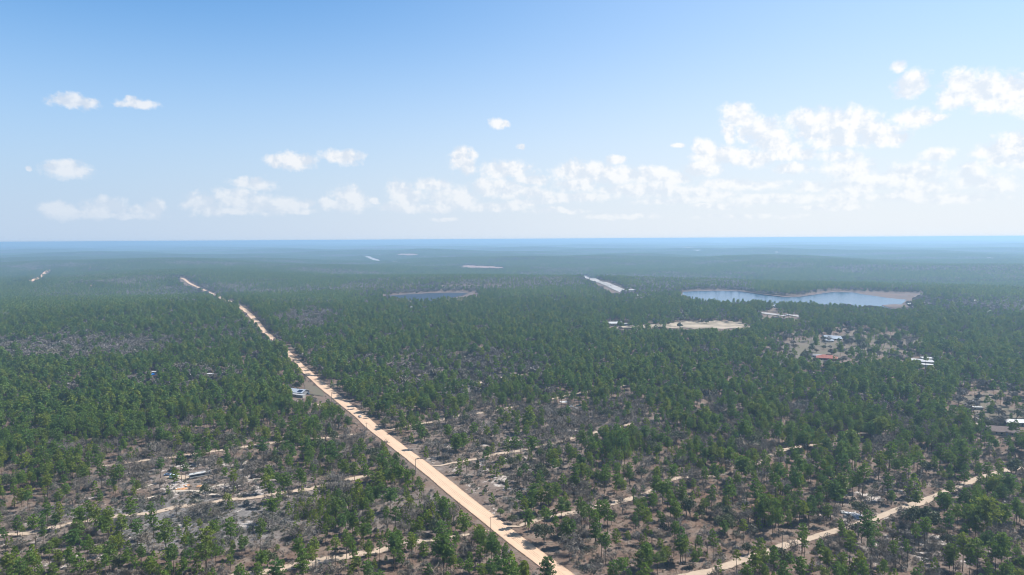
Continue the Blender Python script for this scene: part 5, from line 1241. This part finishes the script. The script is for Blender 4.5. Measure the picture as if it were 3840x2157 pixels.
def single_out(labs):
    """look-alikes in one place: told apart by row (front to back) and place from the left"""
    for lb, lst in labs.items():
        if len(lst) == 1: continue
        P = np.array([list(o.location) for o in lst]); px_, py_, _ = proj(P); od_ = np.argsort(-py_); rows = [od_[i:i + 10] for i in range(0, len(od_), 10)]
        for ri, row in enumerate(rows):
            row = sorted(row, key=lambda i: px_[i])
            for ci, i in enumerate(row):
                w = lb + (', %s row' % (['front'] + ORD[1:] + ['hindmost'] * 9)[ri] if len(rows) > 1 else '') + ', %s from left' % ORD[ci]
                lst[i]['label'] = w
for lb, lst in labs.items():
    for r_ in lst: r_['group'] = {'pine tree': 'pines of the open woods', 'young pine': 'young pines', 'leafless tree': 'leafless grey oaks', 'oak tree': 'evergreen oaks', 'leafing tree': 'yellow green trees', 'sapling': 'bare saplings'}[r_['category']]
single_out(labs)
print('individual trees', count)

# the rest, uncounted: near (full detail), middle distance
rest = [a for i, a in enumerate(allt) if i not in indiv]
far_i = np.where(np.hypot(X, Y) >= 900)[0]
rest += [(KN[kind[i]], X[i], Y[i], Z[i], hh[i], False) for i in far_i]
rr_ = np.array([math.hypot(a[1], a[2]) for a in rest])
def make_scatter(name, label, items, meshes_h):
    P = np.array([[a[1], a[2], a[3]] for a in items]); rs = np.random.RandomState(len(items))
    hs_ = np.array([a[4] for a in items]); meshes, h0 = meshes_h
    scatter(name, label, P, rs.uniform(0, 6.28, len(P)), hs_ / h0, rs.randint(0, len(meshes), len(P)), meshes, -.05)
H0 = dict(pine=14, wide=13, young=6, oak=8, live=8, yellow=7, sapling=5)
TXT = dict(pine=('pine_woods', 'dense wood of green pines running from the road to the lakes'), young=('young_pine_thicket', 'thickets of young bright green pines'), oak=('bare_oak_woods', 'mass of grey leafless oaks between the pines'),
 live=('live_oak_woods', 'dark evergreen oaks massed between the pines'), yellow=('leafing_trees_in_woods', 'scattered yellow green trees inside the woods'), sapling=('bare_sapling_thicket', 'thin grey leafless stems all over the open ground'))
for kd in ('pine', 'young', 'oak', 'live', 'yellow', 'sapling'):
    nr = [a for a, q in zip(rest, rr_) if (a[0] == kd or (kd == 'pine' and a[0] == 'wide')) and (q < NEAR_R or kd == 'sapling')]
    fr = [a for a, q in zip(rest, rr_) if (a[0] == kd or (kd == 'pine' and a[0] == 'wide')) and q >= NEAR_R and kd != 'sapling']
    items = nr + fr
    if not items: continue
    P_ = np.array([[a[1], a[2], a[3]] for a in items]); rs = np.random.RandomState(len(items)); hs_ = np.array([a[4] for a in items])
    M1 = NEAR[kd] + (NEAR['wide'][:2] if kd == 'pine' else []); M2 = MID.get(kd, [])
    vi = np.concatenate([rs.randint(0, len(M1), len(nr)), len(M1) + rs.randint(0, max(1, len(M2)), len(fr))]) if fr else rs.randint(0, len(M1), len(nr))
    scatter(TXT[kd][0], TXT[kd][1], P_, rs.uniform(0, 6.28, len(P_)), hs_ / H0[kd], vi, M1 + M2, -.05)
    print(kd, len(nr), len(fr))

# ------------------------------------------------------------------ bushes: the largest as things, the rest as ground cover
rs = np.random.RandomState(21)
X, Y = grid_points(215, 900, 2.3, 50, rs); f, px, py, dz, Z = fields(X, Y)
dens = (f['s'] * 1.6 + 60) * np.clip(1 + .9 * fbm(X, Y, 40, 7), .1, 2.2)
k = (rs.uniform(0, 1, len(X)) < dens * 2.3 ** 2 / 1e4) & ~near_keep(X, Y) & ~on_lines(X, Y, -1.5) & ~hides_clear(X, Y, Z, 1.0)
X, Y, Z = X[k], Y[k], Z[k]; px, py = px[k], py[k]
sc = rs.uniform(.5, 1.5, len(X)) * np.where(rs.uniform(0, 1, len(X)) < .1, 1.5, 1.0)
siz = sc / np.hypot(X, Y) * ((px > 0) & (px < 2576) & (py < 1440)); od = np.argsort(-siz); big = set(od[:260].tolist())
blabs = {}
for i in od[:260]:
    v = rng.randrange(6); o = bpy.data.objects.new('bush', BUSH[v]); COL.objects.link(o); o.location = (X[i], Y[i], Z[i] - .05); o.rotation_euler = (0, 0, rng.uniform(0, 6.28)); o.scale = (sc[i],) * 3
    lb = '%s %s bush %s' % ('large' if sc[i] > 1.5 else 'small', ['dull olive', 'leafy', 'twiggy grey', 'low', 'wiry', 'upright'][v], spot(px[i], py[i], X[i], Y[i])); o['label'] = lb; o['category'] = 'bush'; blabs.setdefault(lb, []).append(o)
for lb, lst in blabs.items():
    for o in lst: o['group'] = 'bushes between the trees'
single_out(blabs)
m_ = np.array([i not in big for i in range(len(X))])
scatter('scrub', 'low grey and olive scrub covering the ground between the trees', np.column_stack([X, Y, Z])[m_], rs.uniform(0, 6.28, m_.sum()), sc[m_], rs.randint(0, 6, m_.sum()), BUSH, -.05)
print('scrub', m_.sum())
X, Y = grid_points(215, 620, 1.9, 50, rs); f, px, py, dz, Z = fields(X, Y)
k = (rs.uniform(0, 1, len(X)) < .34 * np.clip(1 + fbm(X, Y, 25, 9), .15, 2)) & ~on_lines(X, Y, -2.2)
X, Y, Z = X[k], Y[k], Z[k]
scatter('dry_grass', 'tufts of dry brown grass and dead stems on the forest floor', np.column_stack([X, Y, Z]), rs.uniform(0, 6.28, len(X)), rs.uniform(.7, 1.7, len(X)), rs.randint(0, 3, len(X)), TUFT, -.03)
print('tufts', len(X))

# ------------------------------------------------------------------ far woods: tiles of forest on the terrain
def tile_mesh(seed, mixw, size=60, per=100, dens=1.0):
    """one stretch of wood: many small crowns with leaf clumps"""
    rs = np.random.RandomState(seed); a = Acc(); tree = []
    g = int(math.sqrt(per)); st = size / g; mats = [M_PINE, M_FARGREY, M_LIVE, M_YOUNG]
    for i in range(g):
        for j in range(g):
            if rs.uniform() > dens: continue
            x = (i + .5 + rs.uniform(-.5, .5)) * st - size / 2; y = (j + .5 + rs.uniform(-.5, .5)) * st - size / 2
            kd = rs.choice(4, p=mixw); tr_ = rs.uniform()
            if kd == 0: h, RR, n, lf = 14 * np.clip(rs.normal(1, .16), .6, 1.35), 2.7, 34, 1.25
            elif kd == 1: h, RR, n, lf = 9 * np.clip(rs.normal(1, .18), .6, 1.4), 4.0, 44, 1.25
            elif kd == 2: h, RR, n, lf = 9 * np.clip(rs.normal(1, .2), .6, 1.5), 4.2, 46, 1.3
            else: h, RR, n, lf = 10, 2.2, 30, 1.2
            cb = .42 if kd in (0, 3) else .3
            q = rs.uniform(0, 1, n) ** .8; ang = rs.uniform(0, 6.28, n)
            prof = (np.sqrt(1 - q ** 2) if kd in (1, 2) else (1 - q) ** .55) * RR * rs.uniform(.35, 1.05, n)
            C = np.column_stack([x + np.cos(ang) * prof, y + np.sin(ang) * prof, h * (cb + (1 - cb) * q * .97)])
            V, Fc = quads(C, lf, rs, .8 if kd != 1 else .45); a.add(V, Fc, np.clip(rs.normal(.5, .3, n), 0, 1), kd); tree.append(np.full(n, tr_))
            if kd in (0, 1): V, Fc = tube((x, y, -1), (x, y, h * .8), .2, .1, 3); a.add(V, Fc, .3, 1); tree.append(np.full(3, tr_))
    me = a.mesh('wood_tile', mats); at_ = me.attributes.new('tree', 'FLOAT', 'FACE'); at_.data.foreach_set('value', np.concatenate(tree).astype(np.float32)); return me
TS = 60
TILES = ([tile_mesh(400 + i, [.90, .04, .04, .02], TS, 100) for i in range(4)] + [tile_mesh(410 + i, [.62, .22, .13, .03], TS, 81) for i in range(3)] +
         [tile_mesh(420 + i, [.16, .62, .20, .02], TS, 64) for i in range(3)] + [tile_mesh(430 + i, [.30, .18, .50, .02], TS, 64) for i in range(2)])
rs = np.random.RandomState(31)
gx = np.arange(-7800, 7800, TS); gy = np.arange(840, FAR_R, TS); X, Y = np.meshgrid(gx, gy); X = X.ravel() + 0.0; Y = Y.ravel() + 0.0
r = np.hypot(X, Y); a_ = np.abs(np.degrees(np.arctan2(X, Y))); k = (r > MID_R + 30) & (r < FAR_R) & (a_ < 50); X, Y = X[k], Y[k]
f, px, py, dz, Z = fields(X, Y)
# cells touching a clearing, water or road are planted tree by tree instead
bad = on_lines(X, Y, TS * .75)
for dx in (-30, 0, 30):
    for dy in (-30, 0, 30):
        bad |= hides_clear(X + dx, Y + dy, terr(X + dx, Y + dy), 15.0)
for x, y, kr in KEEP:
    bad |= (np.abs(X - x) < TS * .5 + kr) & (np.abs(Y - y) < TS * .5 + kr)
N1 = fbm(X, Y, 900, 41); N2 = fbm(X, Y, 420, 42)
grey = f['b'] / 120 - .35 + .75 * N1 + .5 * N2; live = f['l'] / 90 - .6 - .7 * N1 + .6 * N2
cls = np.where(grey > .42, 2, np.where(live > .5, 3, np.where(grey > -.15, 1, 0)))
vi = np.where(cls == 0, rs.randint(0, 4, len(X)), np.where(cls == 1, 4 + rs.randint(0, 3, len(X)), np.where(cls == 2, 7 + rs.randint(0, 3, len(X)), 10 + rs.randint(0, 2, len(X)))))
g = ~bad
scatter('distant_woods', 'far woods of pine and oak fading to blue towards the horizon', np.column_stack([X, Y, Z])[g], rs.randint(0, 4, g.sum()) * math.pi / 2, np.full(g.sum(), 1.03), vi[g], TILES, -.6)
bx, by, bc = X[bad], Y[bad], cls[bad]; print('tiles', g.sum(), 'split cells', len(bx))
# edge cells
it = []
for k_ in range(64):
    ox, oy = (k_ % 8 + .5) / 8 * TS - TS / 2, (k_ // 8 + .5) / 8 * TS - TS / 2
    it.append(np.column_stack([bx + ox + rs.uniform(-3, 3, len(bx)), by + oy + rs.uniform(-3, 3, len(bx)), bc]))
it = np.vstack(it); EX, EY, EC = it[:, 0], it[:, 1], it[:, 2]; EZ = terr(EX, EY)
u = rs.uniform(0, 1, len(EX)); mixes = np.array([[.92, .96], [.64, .86], [.18, .80], [.32, .52]])[EC.astype(int)]
ek = np.where(u < mixes[:, 0], 0, np.where(u < mixes[:, 1], 1, 2))
eh = np.array([14, 8.5, 9.0])[ek] * np.clip(rs.normal(1, .17, len(EX)), .6, 1.4)
k = ~on_lines(EX, EY) & ~near_keep(EX, EY) & ~hides_clear(EX, EY, EZ, eh)
dl = np.zeros(len(EX), bool)
EX, EY, EZ, ek, eh = EX[k], EY[k], EZ[k], ek[k], eh[k]
EM = MID['pine'] + MID['oak'] + MID['live']; nb_ = [len(MID['pine']), len(MID['oak']), len(MID['live'])]; off = [0, nb_[0], nb_[0] + nb_[1]]
evi = np.array(off)[ek] + (rs.uniform(0, 1, len(ek)) * np.array(nb_)[ek]).astype(int)
scatter('woodland_edge', 'trees lining the far fields, lakes and highway', np.column_stack([EX, EY, EZ]), rs.uniform(0, 6.28, len(EX)), eh / np.array([14, 8, 8])[ek], evi, EM, -.2)
print('edge trees', len(EX))
# still farther: broader stretches of wood
TL = 130
def broad_tile(seed, mixw):
    rs = np.random.RandomState(seed); a = Acc(); tree = []; n = 150
    x, y = rs.uniform(-TL / 2, TL / 2, (2, n)); kd = rs.choice(3, n, p=mixw)
    for i in range(n):
        h = (13, 9, 9)[kd[i]] * np.clip(rs.normal(1, .2), .5, 1.5); m = 9; RR = (3.6, 5, 5)[kd[i]]
        C = np.column_stack([x[i] + rs.normal(0, RR * .55, m), y[i] + rs.normal(0, RR * .55, m), h * rs.uniform(.5, 1, m)])
        V, Fc = quads(C, 3.4, rs, .8); a.add(V, Fc, np.clip(rs.normal(.5, .3, m), 0, 1), kd[i]); tree.append(np.full(m, rs.uniform()))
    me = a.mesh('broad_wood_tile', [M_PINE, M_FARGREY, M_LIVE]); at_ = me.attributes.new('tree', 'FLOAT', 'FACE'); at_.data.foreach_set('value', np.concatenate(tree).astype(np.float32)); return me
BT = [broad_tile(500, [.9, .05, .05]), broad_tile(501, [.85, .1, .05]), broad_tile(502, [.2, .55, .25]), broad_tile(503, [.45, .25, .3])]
X, Y = np.meshgrid(np.arange(-13200, 13200, TL), np.arange(6000, 18000, TL)); X = X.ravel() + 0.0; Y = Y.ravel() + 0.0; r = np.hypot(X, Y)
k = (r >= FAR_R - 40) & (r < 17600) & (np.abs(np.degrees(np.arctan2(X, Y))) < 49); X, Y = X[k], Y[k]; Z = terr(X, Y); k = ~hides_clear(X, Y, Z, 10.0); X, Y, Z = X[k], Y[k], Z[k]
nz = fbm(X, Y, 1900, 51) + .6 * fbm(X, Y, 700, 52); bv = np.where(nz > .35, 2, np.where(nz > 0, 3, rs.randint(0, 2, len(X))))
scatter('hazy_woods', 'faint woods just short of the horizon', np.column_stack([X, Y, Z]), rs.randint(0, 4, len(X)) * math.pi / 2, np.full(len(X), 1.05), bv, BT, -.5)
print('broad tiles', len(X))

# beyond the tiles: a rough canopy sheet to the horizon
def far_canopy():
    m, t, b, out = mat('far_canopy'); pos = t.new('ShaderNodeNewGeometry').outputs['Position']
    n = t.noise(pos, .0009, 6, .6); n2 = t.noise(pos, .02, 4, .7)
    c = t.mix(t.ss(n, .4, .6), c4((.026, .040, .020)), c4((.060, .060, .052))); c = t.mix(t.math('MULTIPLY', t.ss(n2, .5, .7), .5), c, c4((.015, .022, .014)))
    t.l.new(c, b.inputs['Base Color'])
    azs = np.radians(np.arange(-50, 50.01, .22)); rr = np.geomspace(17300, 33500, 200); A, Q = np.meshgrid(azs, rr); X = (Q * np.sin(A)).ravel(); Y = (Q * np.cos(A)).ravel()
    rs = np.random.RandomState(3); Z = terr(X, Y) + 11 + rs.uniform(-5, 5, len(X)) + 3 * fbm(X, Y, 800, 5); na = len(azs)
    i = (np.arange(len(rr) - 1)[:, None] * na + np.arange(na - 1)[None]).ravel(); Fc = np.stack([i, i + 1, i + 1 + na, i + na], 1)
    i_ok = ~hides_clear(X, Y, Z, 0.5); Fk = i_ok[Fc].all(1)
    me = np_mesh('horizon_woods', np.column_stack([X, Y, Z]), [Fc[Fk]], [m], False); o = link(bpy.data.objects.new('horizon_woods', me)); tag(o, 'unbroken forest fading into the horizon', None, None, 'stuff')
far_canopy()

# ------------------------------------------------------------------ haze: one even box of pale air
hm = bpy.data.materials.new('haze_air'); hm.use_nodes = True; t = NT(hm.node_tree); t.n.clear()
o_ = t.new('ShaderNodeOutputMaterial'); v = t.new('ShaderNodeVolumePrincipled'); t.l.new(v.outputs[0], o_.inputs['Volume'])
v.inputs['Density'].default_value = HAZE_D; v.inputs['Color'].default_value = c4(HAZE_COL); v.inputs['Anisotropy'].default_value = HAZE_G
zlo = float(min(v_.co.z for v_ in bpy.data.objects['ground'].data.vertices)) - 8
hz = MB().box(-35500, 35500, -35500, 35500, zlo, CAM_H + 3).build('haze', hm); tag(hz, 'pale blue air over the woods', None, None, 'stuff')
print('total objects', len(bpy.data.objects))
